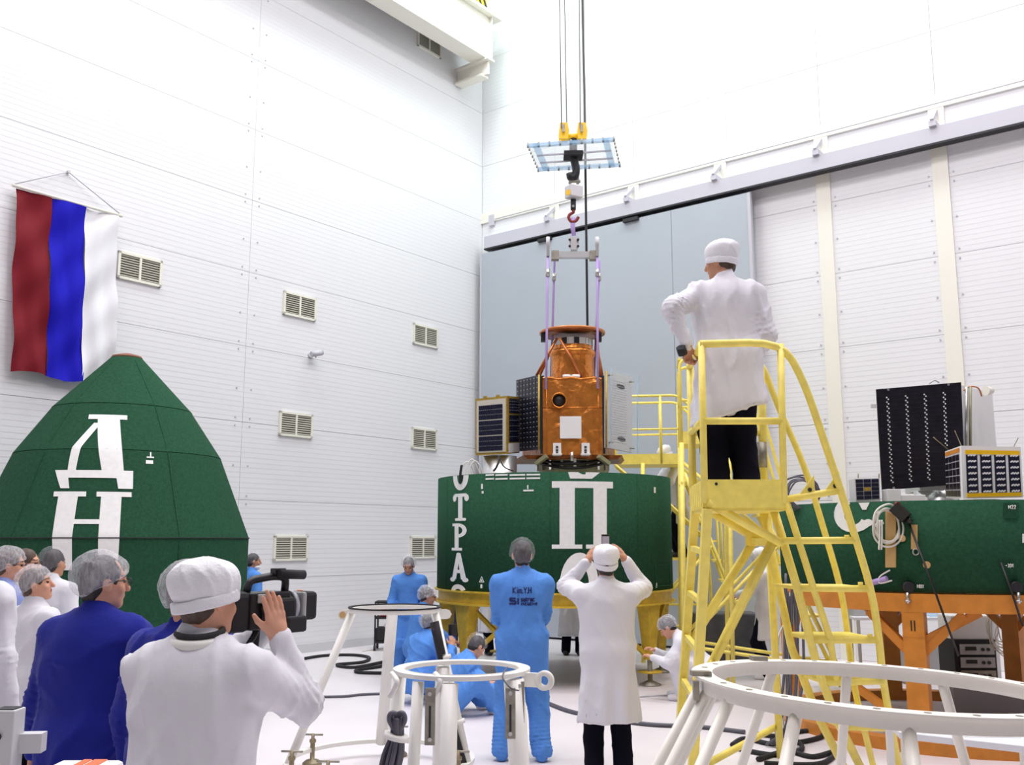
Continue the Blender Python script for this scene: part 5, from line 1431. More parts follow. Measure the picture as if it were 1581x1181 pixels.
# second rack and frame at the frame edge
c = Vector((at(1560, 1000, 10.9).x + 0.34, 11.3, 0))
t = thing('equipment_frame', c, 'aluminium equipment frame with a black screen at the far right', 'frame')
for dx in (-0.4, -0.15, 0.3):
    MB().box(c + Vector((dx, -0.2, 0.46)), (0.05, 0.05, 0.92)).build('upright', 'aluminium', t)
MB().box(c + UP * 0.93, (0.9, 0.5, 0.03)).build('shelf', 'pale_grey', t)
MB().box(c + Vector((0.05, -0.05, 1.12)), (0.5, 0.06, 0.34)).build('screen', 'black', t)
mb = MB(); random.seed(8)
p = at(1553, 975, 10.7)
for k in range(9):
    rr = random.uniform(0.1, 0.2)
    mb.tube(spline([p + Vector((math.cos(a_) * rr + random.uniform(-.04, .04), random.uniform(-.04, .04), math.sin(a_) * rr * 1.3 + random.uniform(-.04, .04) + 0.02)) for a_ in np.linspace(0, 6.28, 9)[:-1]], 4, True), 0.006, 5, closed=True)
mb.build('wire_tangle', 'cable_white', label='tangle of thin white wires hanging at the equipment frame', cat='cable')
# dark trunk beyond the ladder
p = at(1120, 1000, 13.25)
MB().box((p.x, 13.25, 0.38), (0.85, 0.45, 0.76)).build('trunk', 'trunk_dark', label='big dark grey trunk on the floor beyond the main ladder', cat='trunk', bevel=0.02)
# aluminium post and carton at the lower left
p = at(14, 1094, 3.25)
t = thing('metal_post', (p.x, 3.25, 0), 'square grey metal post with open top at the lower left', 'post')
MB().box((p.x, 3.25, p.z / 2), (0.075, 0.075, p.z)).build('tube', 'pale_grey', t, bevel=0.004)
MB().box((p.x, 3.25, p.z + 0.001), (0.06, 0.06, 0.004)).build('hollow', 'dark', t)
MB().box((p.x + 0.055, 3.28, p.z - 0.11), (0.1, 0.05, 0.06), 0.1).build('side_arm', 'pale_grey', t)
MB().cyl((p.x - 0.01, 3.205, p.z - 0.08), (p.x - 0.01, 3.215, p.z - 0.08), 0.012, n=10).build('hole', 'dark', t)
p = at(130, 1176, 2.3)
t = thing('tripod_table', (p.x, 2.3, 0), 'small tripod table just below the picture edge, left', 'table')
MB().box((p.x, 2.3, p.z - 0.115), (0.26, 0.2, 0.02)).build('top', 'pale_grey', t)
MB().cyl((p.x, 2.3, 0.02), (p.x, 2.3, p.z - 0.125), 0.025, n=12).build('column', 'pale_grey', t)
MB().lathe([(0, 0), (0.2, 0), (0.2, 0.02), (0, 0.03)], (p.x, 2.3, 0), 20).build('base', 'pale_grey', t)
t = thing('carton', (p.x, 2.3, p.z - 0.105), 'white carton with orange stripes at the lower left picture edge', 'carton')
MB().box((p.x, 2.3, p.z - 0.055), (0.15, 0.1, 0.1)).build('box', 'paper_white', t, bevel=0.012)
for dx in (-0.008, 0.022):
    MB().box((p.x + dx, 2.295, p.z - 0.0045), (0.018 if dx < 0 else 0.03, 0.09, 0.003)).build('orange_stripe', 'carton_orange', t)
# ------------------------------------------------------------------ figures: blended implicit volumes turned into one skin
V = lambda *a: np.array(a, dtype=float)
class Field:
    def __init__(self, lo, hi, h_):
        self.h = h_
        self.lo = np.array(lo, float)
        n = np.ceil((np.array(hi) - self.lo) / h_).astype(int) + 2
        self.n = n
        self.ax = [self.lo[i] + h_ * np.arange(n[i]) for i in range(3)]
        self.D = np.full(n, 1.0, np.float32)
    def sl(self, lo, hi, m):
        a = np.clip(np.floor((lo - m - self.lo) / self.h).astype(int), 0, self.n)
        b = np.clip(np.ceil((hi + m - self.lo) / self.h).astype(int) + 1, 0, self.n)
        return tuple(slice(a[i], b[i]) for i in range(3))
    def grid(self, s):
        return np.meshgrid(*[self.ax[i][s[i]] for i in range(3)], indexing='ij', sparse=True)
    def put(self, lo, hi, fn, k, sub=False):
        s = self.sl(lo, hi, k + 3 * self.h)
        if any(x.stop <= x.start for x in s): return
        d = fn(*self.grid(s)).astype(np.float32)
        o = self.D[s]
        if sub:
            self.D[s] = np.maximum(o, -d); return
        t = np.clip(0.5 + 0.5 * (d - o) / max(k, 1e-6), 0, 1)
        self.D[s] = d * (1 - t) + o * t - k * t * (1 - t)
    def cap(self, a, b, ra, rb, k=0.03, F=None, flat=1.0, sub=False):
        a, b = np.array(a, float), np.array(b, float)
        r_ = max(ra, rb)
        lo, hi = np.minimum(a, b) - r_, np.maximum(a, b) + r_
        if F is not None:
            Fv = np.array(F, float); Fv /= np.linalg.norm(Fv)
            A = np.eye(3) + (flat - 1) * np.outer(Fv, Fv)
            a2, b2 = A @ a, A @ b
        else:
            A, a2, b2 = None, a, b
        ba = b2 - a2; L = max(ba @ ba, 1e-9)
        def fn(X, Y, Z):
            if A is not None:
                X, Y, Z = (A[0, 0] * X + A[0, 1] * Y + A[0, 2] * Z, A[1, 0] * X + A[1, 1] * Y + A[1, 2] * Z, A[2, 0] * X + A[2, 1] * Y + A[2, 2] * Z)
            x, y, z = X - a2[0], Y - a2[1], Z - a2[2]
            t = np.clip((x * ba[0] + y * ba[1] + z * ba[2]) / L, 0, 1)
            return np.sqrt((x - t * ba[0]) ** 2 + (y - t * ba[1]) ** 2 + (z - t * ba[2]) ** 2) - (ra + (rb - ra) * t)
        self.put(lo, hi, fn, k, sub)
    def ell(self, c, r_, Rm=None, k=0.02, sub=False):
        c, r_ = np.array(c, float), np.array(r_, float)
        m = r_.max()
        def fn(X, Y, Z):
            x, y, z = X - c[0], Y - c[1], Z - c[2]
            if Rm is not None:
                x, y, z = (Rm[0, 0] * x + Rm[1, 0] * y + Rm[2, 0] * z, Rm[0, 1] * x + Rm[1, 1] * y + Rm[2, 1] * z, Rm[0, 2] * x + Rm[1, 2] * y + Rm[2, 2] * z)
            k0 = np.sqrt((x / r_[0]) ** 2 + (y / r_[1]) ** 2 + (z / r_[2]) ** 2)
            k1 = np.sqrt((x / r_[0] ** 2) ** 2 + (y / r_[1] ** 2) ** 2 + (z / r_[2] ** 2) ** 2)
            return k0 * (k0 - 1) / np.maximum(k1, 1e-6)
        self.put(c - m, c + m, fn, k, sub)
    def clip(self, p, n_):   # keep the side the normal points away from
        X, Y, Z = np.meshgrid(*self.ax, indexing='ij', sparse=True)
        d = (X - p[0]) * n_[0] + (Y - p[1]) * n_[1] + (Z - p[2]) * n_[2]
        self.D = np.maximum(self.D, d.astype(np.float32))
    def wrinkle(self, amp, f, seed=0, band=0.06, aniso=(1, 1, 1)):
        rs = np.random.RandomState(seed)
        X, Y, Z = np.meshgrid(*self.ax, indexing='ij', sparse=True)
        acc = 0
        w1 = np.sin(f * .45 * X + f * .3 * Z + rs.uniform(0, 6)) + np.sin(f * .4 * Y - f * .35 * Z + rs.uniform(0, 6))
        for i in range(3):
            d = rs.normal(size=3) * np.array(aniso); d /= np.linalg.norm(d)
            ph = f * (1 + .6 * i) * (X * d[0] + Y * d[1] + Z * d[2]) + rs.uniform(0, 6) + w1 * .9
            gate = np.clip(.5 + 1.2 * np.sin(f * .33 * (X * d[1] - Y * d[0] + Z * rs.uniform(-1, 1)) + rs.uniform(0, 6)), 0, 1)
            acc = acc + ((1 - np.abs(np.sin(ph * .5))) ** 2 * 1.6 - .5) * gate / (1 + .4 * i)
        m = np.clip(1 - np.abs(self.D) / band, 0, 1)
        self.D = self.D - (amp * acc * m).astype(np.float32)
    def creases(self, a, b, c, amp, n_=5, seed=0):
        rs = np.random.RandomState(seed)
        X, Y, Z = np.meshgrid(*self.ax, indexing='ij', sparse=True)
        ax = c - a; ax = ax / np.linalg.norm(ax)
        side = np.cross(ax, rs.normal(size=3)); side /= np.linalg.norm(side)
        r2 = (X - b[0]) ** 2 + (Y - b[1]) ** 2 + (Z - b[2]) ** 2
        g = np.exp(-r2 / .022)
        t = (X - b[0]) * ax[0] + (Y - b[1]) * ax[1] + (Z - b[2]) * ax[2]
        u = (X - b[0]) * side[0] + (Y - b[1]) * side[1] + (Z - b[2]) * side[2]
        w_ = np.sin(t * 2 * math.pi / .062 + 9 * u + rs.uniform(0, 6))
        self.D = self.D - (amp * g * ((1 - np.abs(w_)) * 1.6 - .5) * np.clip(1 - np.abs(self.D) / .05, 0, 1)).astype(np.float32)
    def mesh(self):
        D, h_, lo = self.D, self.h, self.lo
        inside = D < 0
        n = np.array(D.shape) - 1
        cnt = np.zeros(n, np.int8)
        for dx in (0, 1):
            for dy in (0, 1):
                for dz in (0, 1):
                    cnt += inside[dx:n[0] + dx, dy:n[1] + dy, dz:n[2] + dz]
        act = (cnt > 0) & (cnt < 8)
        idx = -np.ones(n, np.int64)
        ci = np.argwhere(act)
        idx[act] = np.arange(len(ci))
        pos = np.zeros((len(ci), 3)); num = np.zeros(len(ci))
        C = [(0, 0, 0), (1, 0, 0), (0, 1, 0), (1, 1, 0), (0, 0, 1), (1, 0, 1), (0, 1, 1), (1, 1, 1)]
        vals = [D[ci[:, 0] + c[0], ci[:, 1] + c[1], ci[:, 2] + c[2]].astype(float) for c in C]
        for a, b in ((0, 1), (2, 3), (4, 5), (6, 7), (0, 2), (1, 3), (4, 6), (5, 7), (0, 4), (1, 5), (2, 6), (3, 7)):
            va, vb = vals[a], vals[b]
            m = (va < 0) != (vb < 0)
            t = np.where(m, va / np.where(m, va - vb, 1), 0)
            pa, pb = np.array(C[a], float), np.array(C[b], float)
            pos += m[:, None] * (pa + t[:, None] * (pb - pa))
            num += m
        pos = (pos / num[:, None] + ci) * h_ + lo
        quads = []
        for ax in range(3):
            o1, o2 = [(1, 2), (2, 0), (0, 1)][ax]
            s0 = [slice(None)] * 3; s1 = [slice(None)] * 3
            s0[ax] = slice(0, -1); s1[ax] = slice(1, None)
            ch = inside[tuple(s0)] != inside[tuple(s1)]
            e = np.argwhere(ch)
            e = e[(e[:, o1] > 0) & (e[:, o2] > 0) & (e[:, o1] < n[o1]) & (e[:, o2] < n[o2])]
            if not len(e): continue
            def cell(d1, d2):
                q = e.copy(); q[:, o1] -= d1; q[:, o2] -= d2
                return idx[q[:, 0], q[:, 1], q[:, 2]]
            q = np.stack([cell(1, 1), cell(0, 1), cell(0, 0), cell(1, 0)], 1)
            flip = ~inside[e[:, 0], e[:, 1], e[:, 2]]
            q[flip] = q[flip][:, ::-1]
            quads.append(q)
        return pos, np.concatenate(quads) if quads else np.zeros((0, 4), int)
def mesh_obj(name, parts, mats, parent, matfn=None, scale=1.0):
    vs, fs, b = [], [], 0
    for v, f in parts:
        vs.append(v); fs.append(f + b); b += len(v)
    v = np.concatenate(vs) * scale; f = np.concatenate(fs)
    me = bpy.data.meshes.new(name)
    me.vertices.add(len(v)); me.vertices.foreach_set('co', v.ravel().astype(np.float32))
    me.loops.add(len(f) * 4); me.loops.foreach_set('vertex_index', f.ravel().astype(np.int32))
    me.polygons.add(len(f)); me.polygons.foreach_set('loop_start', (np.arange(len(f)) * 4).astype(np.int32))
    for m in mats: me.materials.append(M[m])
    if matfn is not None:
        cen = v[f].mean(1) / scale
        me.polygons.foreach_set('material_index', matfn(cen).astype(np.int32))
    me.polygons.foreach_set('use_smooth', np.ones(len(f), bool))
    me.update(); me.validate()
    o = bpy.data.objects.new(name, me)
    COL.objects.link(o)
    o.parent = parent
    ORG[o.name] = ORG[parent.name]
    return o
def rot(yaw=0, pitch=0, roll=0):   # pitch > 0 bows forward (+y), yaw > 0 turns left, roll > 0 tips right
    y, p, r_ = R(yaw), R(pitch), R(roll)
    Rz = np.array([[math.cos(y), -math.sin(y), 0], [math.sin(y), math.cos(y), 0], [0, 0, 1]])
    Rx = np.array([[1, 0, 0], [0, math.cos(p), math.sin(p)], [0, -math.sin(p), math.cos(p)]])
    Ry = np.array([[math.cos(r_), 0, math.sin(r_)], [0, 1, 0], [-math.sin(r_), 0, math.cos(r_)]])
    return Rz @ Rx @ Ry
def ik(a, t, l1, l2, pole):
    a, t, pole = np.array(a, float), np.array(t, float), np.array(pole, float)
    d = t - a; L = np.linalg.norm(d)
    if L > (l1 + l2) * 0.995:
        t = a + d / L * (l1 + l2) * 0.995; d = t - a; L = np.linalg.norm(d)
    u = d / L
    x = (l1 * l1 - l2 * l2 + L * L) / (2 * L)
    y = math.sqrt(max(l1 * l1 - x * x, 0))
    w_ = pole - u * (pole @ u); w_ /= max(np.linalg.norm(w_), 1e-6)
    return a + u * x + w_ * y, t
def hand(fd, wrist, d, n_, side, curl=1.0, spread=1.0, s=1.0, thumb=0.5):
    d = np.array(d, float); d /= np.linalg.norm(d)
    n_ = np.array(n_, float); n_ -= d * (n_ @ d); n_ /= np.linalg.norm(n_)
    t = np.cross(n_, d) * (-1 if side > 0 else 1)
    W = np.array(wrist, float)
    for i, (lat, ln) in enumerate(((.030, .074), (.0105, .083), (-.0095, .077), (-.029, .060))):
        k = W + (d * (.090 - 0.006 * abs(i - 1)) + t * lat) * s
        fd.cap(W + (t * lat * 0.55 + d * 0.012) * s, k, .0185 * s, .0125 * s, .012 * s)
        fd_d = d + t * (lat * 2.2 * spread)
        fd_d /= np.linalg.norm(fd_d)
        p, ang = k, 0
        for j, (q, r0, r1) in enumerate(((.45, .0102, .0095), (.31, .0095, .0088), (.24, .0088, .0070))):
            ang += (18, 34, 24)[j] * curl
            dd = fd_d * math.cos(R(ang)) + n_ * math.sin(R(ang))
            e = p + dd * ln * q * s
            fd.cap(p, e, r0 * s, r1 * s, .004 * s)
            p = e
    a = W + (t * .020 + d * .022) * s
    b = W + (t * .046 + d * .055 + n_ * .012) * s
    c = b + (d * .75 + t * (.55 - .5 * thumb) + n_ * (.15 + .5 * thumb)) * .034 * s
    e = c + (d * .85 + t * (.25 - .5 * thumb) + n_ * (.2 + .5 * thumb)) * .027 * s
    fd.cap(a, b, .018 * s, .0135 * s, .014 * s); fd.cap(b, c, .0125 * s, .0108 * s, .005 * s); fd.cap(c, e, .0108 * s, .0080 * s, .003 * s)
def person(label, loc, yaw, s=1.0, pelvis=(0, 0, .93), lean=0, tilt=0, twist=0, hyaw=0, hpitch=0, hroll=0, lh=None, rh=None, lf=(-.11, 0, .075), rf=(.11, 0, .075),
           lpole=(-.5, -1, -.3), rpole=(.5, -1, -.3), lknee=(0, 1, .1), rknee=(0, 1, .1), outfit='coat', top='coat_white', hem=.5, legs='trousers_dark', shoe='shoe_black', head='net', skin='skin_light', hair='hair_dark',
           vox=.016, hv=.009, hands=None, bulk=1.0, seed=0, glasses=False, mask=False, show_legs=True, wr=.008, collar=None, group=None, headless=False, net='net_white', capw=None, hslope=0.0, legw=1.0):
    group = group or {'gown_blue': 'workers in light blue gowns', 'coat_blue': 'men in dark blue coats'}.get(top, 'people in white coats and caps or nets')
    t = thing('person', loc, label, 'person', group, rz=yaw)
    P = np.array(pelvis, float)
    T = rot(twist, lean, tilt)
    q = lambda x, y, z: P + T @ V(x, y, z)
    neck = q(0, -.012, .535)
    Hm = rot(hyaw, hpitch, hroll)
    hc = q(0, 0.005, .59) + Hm @ V(0, .018, .098)
    sh = {-1: q(-.182, 0, .452), 1: q(.182, 0, .452)}
    hip = {-1: P + V(-.09, 0, -.03), 1: P + V(.09, 0, -.03)}
    wt = {-1: lh if lh is not None else sh[-1] + V(-.10, .04, -.52), 1: rh if rh is not None else sh[1] + V(.10, .04, -.52)}
    el, wri, kn, an = {}, {}, {}, {}
    for sd, pole, kp, ft in ((-1, lpole, lknee, lf), (1, rpole, rknee, rf)):
        el[sd], wri[sd] = ik(sh[sd], wt[sd], .285, .255, pole)
        kn[sd], an[sd] = ik(hip[sd], ft, .435, .43, kp)
    pts = np.array([hc, neck, P, *sh.values(), *el.values(), *wri.values(), *kn.values(), *an.values()])
    lo, hi = pts.min(0) - .30, pts.max(0) + .30
    # ---- body: torso, limbs, neck and head are one skin
    fb_ = Field(lo, hi, max(vox, .016))
    fb_.cap(q(-.07, 0, .38), q(.07, 0, .38), .105, .105, .04, T[:, 1], 1.15)
    fb_.cap(q(0, 0, .05), q(0, 0, .38), .105, .12, .05, T[:, 1], 1.15)
    fb_.cap(P + V(-.05, 0, 0), P + V(.05, 0, 0), .10, .10, .04)
    fb_.cap(q(0, -.01, .45), hc - Hm @ V(0, .01, .03), .055, .052, .02)
    for sd in (-1, 1):
        fb_.cap(q(sd * .08, 0, .45), sh[sd], .06, .055, .03)
        fb_.cap(sh[sd], el[sd], .048, .038, .02); fb_.cap(el[sd], wri[sd], .038, .026, .02)
        fb_.cap(hip[sd], kn[sd], .072, .05, .02); fb_.cap(kn[sd], an[sd], .05, .036, .02); fb_.cap(an[sd], an[sd] + V(0, .1, -.03), .035, .03, .02)
    parts = [fb_.mesh()]
    hw = lambda x, y, z: hc + Hm @ V(x, y, z)
    if not headless:
        fh = Field(hc - .2, hc + .2, hv)
        fh.ell(hw(0, -.012, .028), (.074, .094, .092), Hm, .03)
        fh.ell(hw(0, .030, -.045), (.056, .058, .070), Hm, .03)
        fh.ell(hw(0, .066, -.096), (.024, .020, .018), Hm, .03)
        fh.cap(hw(-.03, .074, .028), hw(.03, .074, .028), .014, .014, .02)
        fh.cap(hw(0, .090, .012), hw(0, .107, -.028), .009, .0145, .012)
        fh.cap(hw(-.016, .082, -.058), hw(.016, .082, -.058), .010, .010, .012)
        for sd in (-1, 1):
            fh.ell(hw(sd * .031, .092, .006), (.015, .012, .011), Hm, 0, sub=True)
            fh.ell(hw(sd * .030, .076, .004), (.014, .012, .011), Hm, .004)
            fh.ell(hw(sd * .036, .066, -.03), (.024, .018, .022), Hm, .02)
            fh.ell(hw(sd * .076, -.006, -.008), (.009, .020, .032), Hm @ rot(0, -10, 0), .006)
        fh.cap(hw(0, -.02, -.03), neck + (neck - hc) * 0.25, .054, .058, .03)
        parts.append(fh.mesh())
    if hands:
        for hd in hands:
            sd = hd.get('side', 1)
            W = np.array(hd.get('wrist', wri[sd]), float)
            fd = Field(W - .24, W + .24, hd.get('v', .006))
            hand(fd, W, hd['d'], hd['n'], sd, hd.get('curl', 1), hd.get('spread', 1), hd.get('s', 1.0), hd.get('thumb', .5))
            fd.cap(W + (el[sd] - W) * .35, W, .034, .027, .02)
            fd.cap(W, W + np.array(hd['d']) * .03, .027, .025, .02)
            parts.append(fd.mesh())
    else:
        for sd in (-1, 1):
            if (lh, rh)[(sd + 1) // 2] is None or True:
                d = wri[sd] - el[sd]; d = d / np.linalg.norm(d)
                fd = Field(wri[sd] - .22, wri[sd] + .22, max(.008, vox * .6))
                hand(fd, wri[sd], d, (-sd, .2, 0) if abs(d[2]) > .5 else (0, 0, -1), sd, 1.1, 1, 1.0)
                parts.append(fd.mesh())
    def mf(c):
        r_ = np.zeros(len(c), int)
        if headless: return r_
        l = (c - hc) @ Hm
        for sd in (-1, 1):
            r_[(np.abs(l[:, 0] - sd * .031) < .013) & (np.abs(l[:, 2] - .004) < .0065) & (l[:, 1] > .06)] = 3
            r_[(np.abs(l[:, 0] - sd * .032) < .020) & (np.abs(l[:, 2] - .030) < .0036) & (l[:, 1] > .06)] = 1
        r_[(np.abs(l[:, 0]) < .022) & (np.abs(l[:, 2] + .058) < .008) & (l[:, 1] > .08)] = 2
        return r_
    bo = mesh_obj('body', parts, [skin, hair, 'lips', 'eye_dark'], t, mf, s)
    # ---- hair and headgear
    if not headless:
        if hair:
            f = Field(hc - .18, hc + .18, hv)
            f.ell(hw(0, -.016, .030), (.079, .098, .095), Hm, .01)
            f.ell(hw(0, -.048, -.035), (.062, .052, .062), Hm, .03)
            f.ell(hw(0, .09, -.03), (.075, .062, .085), Hm, 0, sub=True)
            for sd in (-1, 1): f.ell(hw(sd * .085, .012, -.035), (.03, .042, .05), Hm, 0, sub=True)
            f.clip(hw(0, 0, -.068), Hm @ V(0, .25, -1))
            f.wrinkle(.004, 90, seed)
            mesh_obj('hair', [f.mesh()], [hair], t, None, s)
        if head in ('net', 'both'):
            f = Field(hc - .22, hc + .22, hv)
            f.ell(hw(0, -.022, .038), (.107, .128, .114), Hm, .02)
            f.ell(hw(0, -.055, .015), (.088, .075, .085), Hm, .03)
            f.clip(hw(0, .05, .022), Hm @ V(0, .50, -1) / 1.118)
            f.wrinkle(.007, 70, seed + 3, .03)
            mesh_obj('hair_net', [f.mesh()], [net], t, None, s)
        if head in ('cap', 'both'):
            f = Field(hc - .22, hc + .22, hv)
            cs_ = capw or 1.0
            f.ell(hw(0, -.016, .052), (.098 * cs_, .117 * cs_, .094), Hm, .02)
            f.ell(hw(0, -.024, .085), (.096 * cs_, .112 * cs_, .062), Hm, .03)
            f.clip(hw(0, 0, .0), Hm @ V(0, .22, -1) / 1.024)
            f.wrinkle(.006, 55, seed + 5, .03)
            co = mesh_obj('cap', [f.mesh()], ['cap_white'], t, None, s)
            f = Field(hc - .2, hc + .2, hv)
            f.ell(hw(0, -.014, .03), (.0955 * cs_, .1135 * cs_, .2), Hm, .01)
            f.clip(hw(0, 0, -.018), Hm @ V(0, .22, -1) / 1.024); f.clip(hw(0, 0, .024), Hm @ V(0, -.22, 1) / 1.024)
            f.wrinkle(.003, 60, seed + 6, .03)
            mesh_obj('cap_band', [f.mesh()], ['cap_white'], co, None, s)
        if glasses:
            mb = MB()
            for sd in (-1, 1):
                mb.tube([Vector(hw(sd * .033 + .023 * math.cos(a), .104, .004 + .017 * math.sin(a)) * s) for a in np.linspace(0, 6.28, 13)[:-1]], .0022 * s, 5, closed=True)
                mb.tube([Vector(hw(sd * .056, .102, .008) * s), Vector(hw(sd * .083, .03, .01) * s), Vector(hw(sd * .083, -.01, .004) * s)], .0022 * s, 5)
            mb.tube([Vector(hw(-.01, .106, .008) * s), Vector(hw(.01, .106, .008) * s)], .0022 * s, 5)
            mb.build('glasses', 'black', t, local=True)
        if mask:
            f = Field(hc - .2, hc + .2, hv)
            f.ell(hw(0, .042, -.085), (.060, .062, .045), Hm, .02)
            mesh_obj('face_mask', [f.mesh()], ['paper_white'], t, None, s)
    # ---- clothes
    B = bulk
    f = Field(lo, hi, vox)
    F1 = T[:, 1]
    f.cap(q(-.09, 0, .385), q(.09, 0, .385), .125 * B, .125 * B, .05, F1, 1.12)
    f.cap(q(0, 0, .04), q(0, 0, .40), .165 * B, .165 * B, .06, F1, 1.22)
    f.cap(q(-.07, 0, .04), q(.07, 0, .04), .115 * B, .115 * B, .05, F1, 1.0)
    if outfit == 'coat':
        f.cap(q(-.085, 0, .02), q(-.09, 0, .3), .118 * B, .118 * B, .05, F1, 1.1); f.cap(q(.085, 0, .02), q(.09, 0, .3), .118 * B, .118 * B, .05, F1, 1.1)
    f.cap(q(0, -.012, .46), q(0, -.010, .575), .088, .064, .03)
    for sd in (-1, 1):
        f.cap(q(sd * .035, -.01, .505), sh[sd], .062, .076 * B, .05)
        f.cap(sh[sd], el[sd], .080 * B, .068, .035)
        d = wri[sd] - el[sd]
        f.cap(el[sd], el[sd] + d * .93, .068, .046, .03)
        f.cap(el[sd] + d * .88, el[sd] + d * .985, .040, .040, .012)
    if outfit == 'coat':
        hz = V(P[0], P[1] + .0, hem)
        if hem < P[2]:
            f.cap(P + V(-.06, 0, .05), P + V(.06, 0, .05), .125 * B, .125 * B, .05)
            f.cap(P + V(-.05, 0, .02), V(P[0] - .085, P[1], hem - .2), .14 * B, .175 * B, .06, (0, 1, 0), 1.05)
            f.cap(P + V(.05, 0, .02), V(P[0] + .085, P[1], hem - .2), .14 * B, .175 * B, .06, (0, 1, 0), 1.05)
            X, Y, Z = np.meshgrid(*f.ax, indexing='ij', sparse=True)
            th = np.arctan2(Y - P[1], X - P[0])
            am = np.clip((P[2] + .1 - Z) / .5, 0, 1) * .016
            f.D = f.D + (am * np.sin(7 * th + seed + 2 * np.sin(3 * Z)) * np.clip(1 - np.abs(f.D) / .08, 0, 1)).astype(np.float32)
            f.clip(hz, V(hslope, 0, -1) / math.hypot(1, hslope))
        f.wrinkle(wr, 34, seed + 1, .05, (1, 1, .35))
        for sd in (-1, 1): f.creases(sh[sd], el[sd], wri[sd], wr * .9, seed=seed + sd)
        if hem < P[2]:
            X, Y, Z = np.meshgrid(*f.ax, indexing='ij', sparse=True)
            low = Z < hem + .16 + 0 * X
            f.D = np.where(low, np.maximum(f.D, -(f.D + vox * 2.0)), f.D)
        co = mesh_obj('coat', [f.mesh()], [top], t, None, s)
        if show_legs:
            g = Field(lo, hi, max(vox, .013))
            for sd in (-1, 1):
                g.cap(hip[sd], kn[sd], .098 * legw, .084 * legw, .02); g.cap(kn[sd], an[sd] + V(0, 0, .0), .082 * legw, .074 * legw, .03)
            g.cap(P + V(-.05, 0, .0), P + V(.05, 0, .0), .11, .11, .04)
            g.wrinkle(.006, 26, seed + 2)
            g.clip(V(0, 0, min(an[-1][2], an[1][2]) - .05), V(0, 0, -1))
            mesh_obj('trousers', [g.mesh()], [legs], t, None, s)
    else:
        for sd in (-1, 1):
            f.cap(hip[sd], kn[sd], .118 * B, .098, .05); f.cap(kn[sd], an[sd], .096, .082, .04)
        f.cap(P + V(-.06, 0, .02), P + V(.06, 0, .02), .135 * B, .135 * B, .05)
        f.wrinkle(wr, 34, seed + 1, .05, (1, 1, .5))
        for sd in (-1, 1):
            f.creases(sh[sd], el[sd], wri[sd], wr * .9, seed=seed + sd); f.creases(hip[sd], kn[sd], an[sd], wr * .8, seed=seed + sd + 5); f.creases(kn[sd], an[sd] + V(0, 0, .1), an[sd], wr * .9, seed=seed + sd + 8)
        f.clip(V(0, 0, .035 if min(an[-1][2], an[1][2]) < .2 else -1), V(0, 0, -1))
        co = mesh_obj('coverall', [f.mesh()], [top], t, None, s)
    f = None
    if collar:
        fc = Field(neck - .16, neck + .16, .009)
        fc.cap(neck - T @ V(0, 0, .02), neck + T @ V(0, .004, .035), .074, .066, .01)
        mesh_obj('collar', [fc.mesh()], [collar], t, None, s)
    if show_legs or outfit == 'suit':
        for sd in (-1, 1):
            g = Field(an[sd] - .22, an[sd] + .26, .012)
            fz = an[sd][2] - .075
            dirn = V(0, 1, 0) if abs(kn[sd][0] - hip[sd][0]) < .2 else V(*((kn[sd] - hip[sd])[:2] / np.linalg.norm((kn[sd] - hip[sd])[:2])), 0)
            g.cap(an[sd] + V(0, 0, -.03) - dirn * .035, an[sd] + V(0, 0, -.04) + dirn * .14, .048, .042, .02)
            g.cap(an[sd], an[sd] + V(0, 0, -.02), .05, .05, .02)
            g.clip(V(0, 0, fz), V(0, 0, -1))
            mesh_obj('shoe', [g.mesh()], [shoe], t, None, s)
    return t, dict(neck=neck, hc=hc, Hm=Hm, T=T, q=q, coat=co, wri=wri, el=el, s=s)
# ------------------------------------------------------------------ the people
def gx(px, Y, py=880): return at(px, py, Y).x
def loc_of(px, Y, py=900, z=0.0): return (gx(px, Y, py), Y, z)
def rel(p, loc, s, yaw=0.0):
    d = Vector(p) - Vector(loc)
    d = Matrix.Rotation(-yaw, 3, 'Z') @ d
    return V(d.x / s, d.y / s, d.z / s)
# video man in the foreground
L = loc_of(302, 3.2, 990); S = .94
CAMC = at(410, 938, 3.46)
ca = Vector((.62, .785, 0)).normalized(); cr = Vector((ca.y, -ca.x, 0))
rw = at(431, 984, 3.33); lw = CAMC + ca * .10 - cr * .075 + UP * .0
dv = lambda v: (v.x, v.y, v.z)
cman, J = person('man in white coat and cloth cap filming with a black video camera', L, 0, S, twist=-14, lean=4, hyaw=-38, hpitch=2, hroll=-5,
    rh=rel(rw, L, S), lh=rel(lw - UP * .05, L, S), rpole=(-.12, -.6, -1), lpole=(-.3, .2, -1), top='coat_white', hem=.45, head='cap', hair='hair_brown', vox=.011, hv=.0065, bulk=1.15, seed=4, wr=.011,
    hands=[dict(side=1, d=dv((-ca * .28 + UP * 1.0 + cr * .02)), n=dv(-cr), curl=.12, v=.004, thumb=.0, spread=.9), dict(side=-1, d=dv(UP * .5 + ca * .55 + cr * .3), n=dv(cr + UP * .2), curl=.9, v=.005)],
    capw=1.10, collar=None, show_legs=True, skin='skin_light')
def lp(J, x, y, z): return Vector((J['q'](x, y, z)) * J['s'])
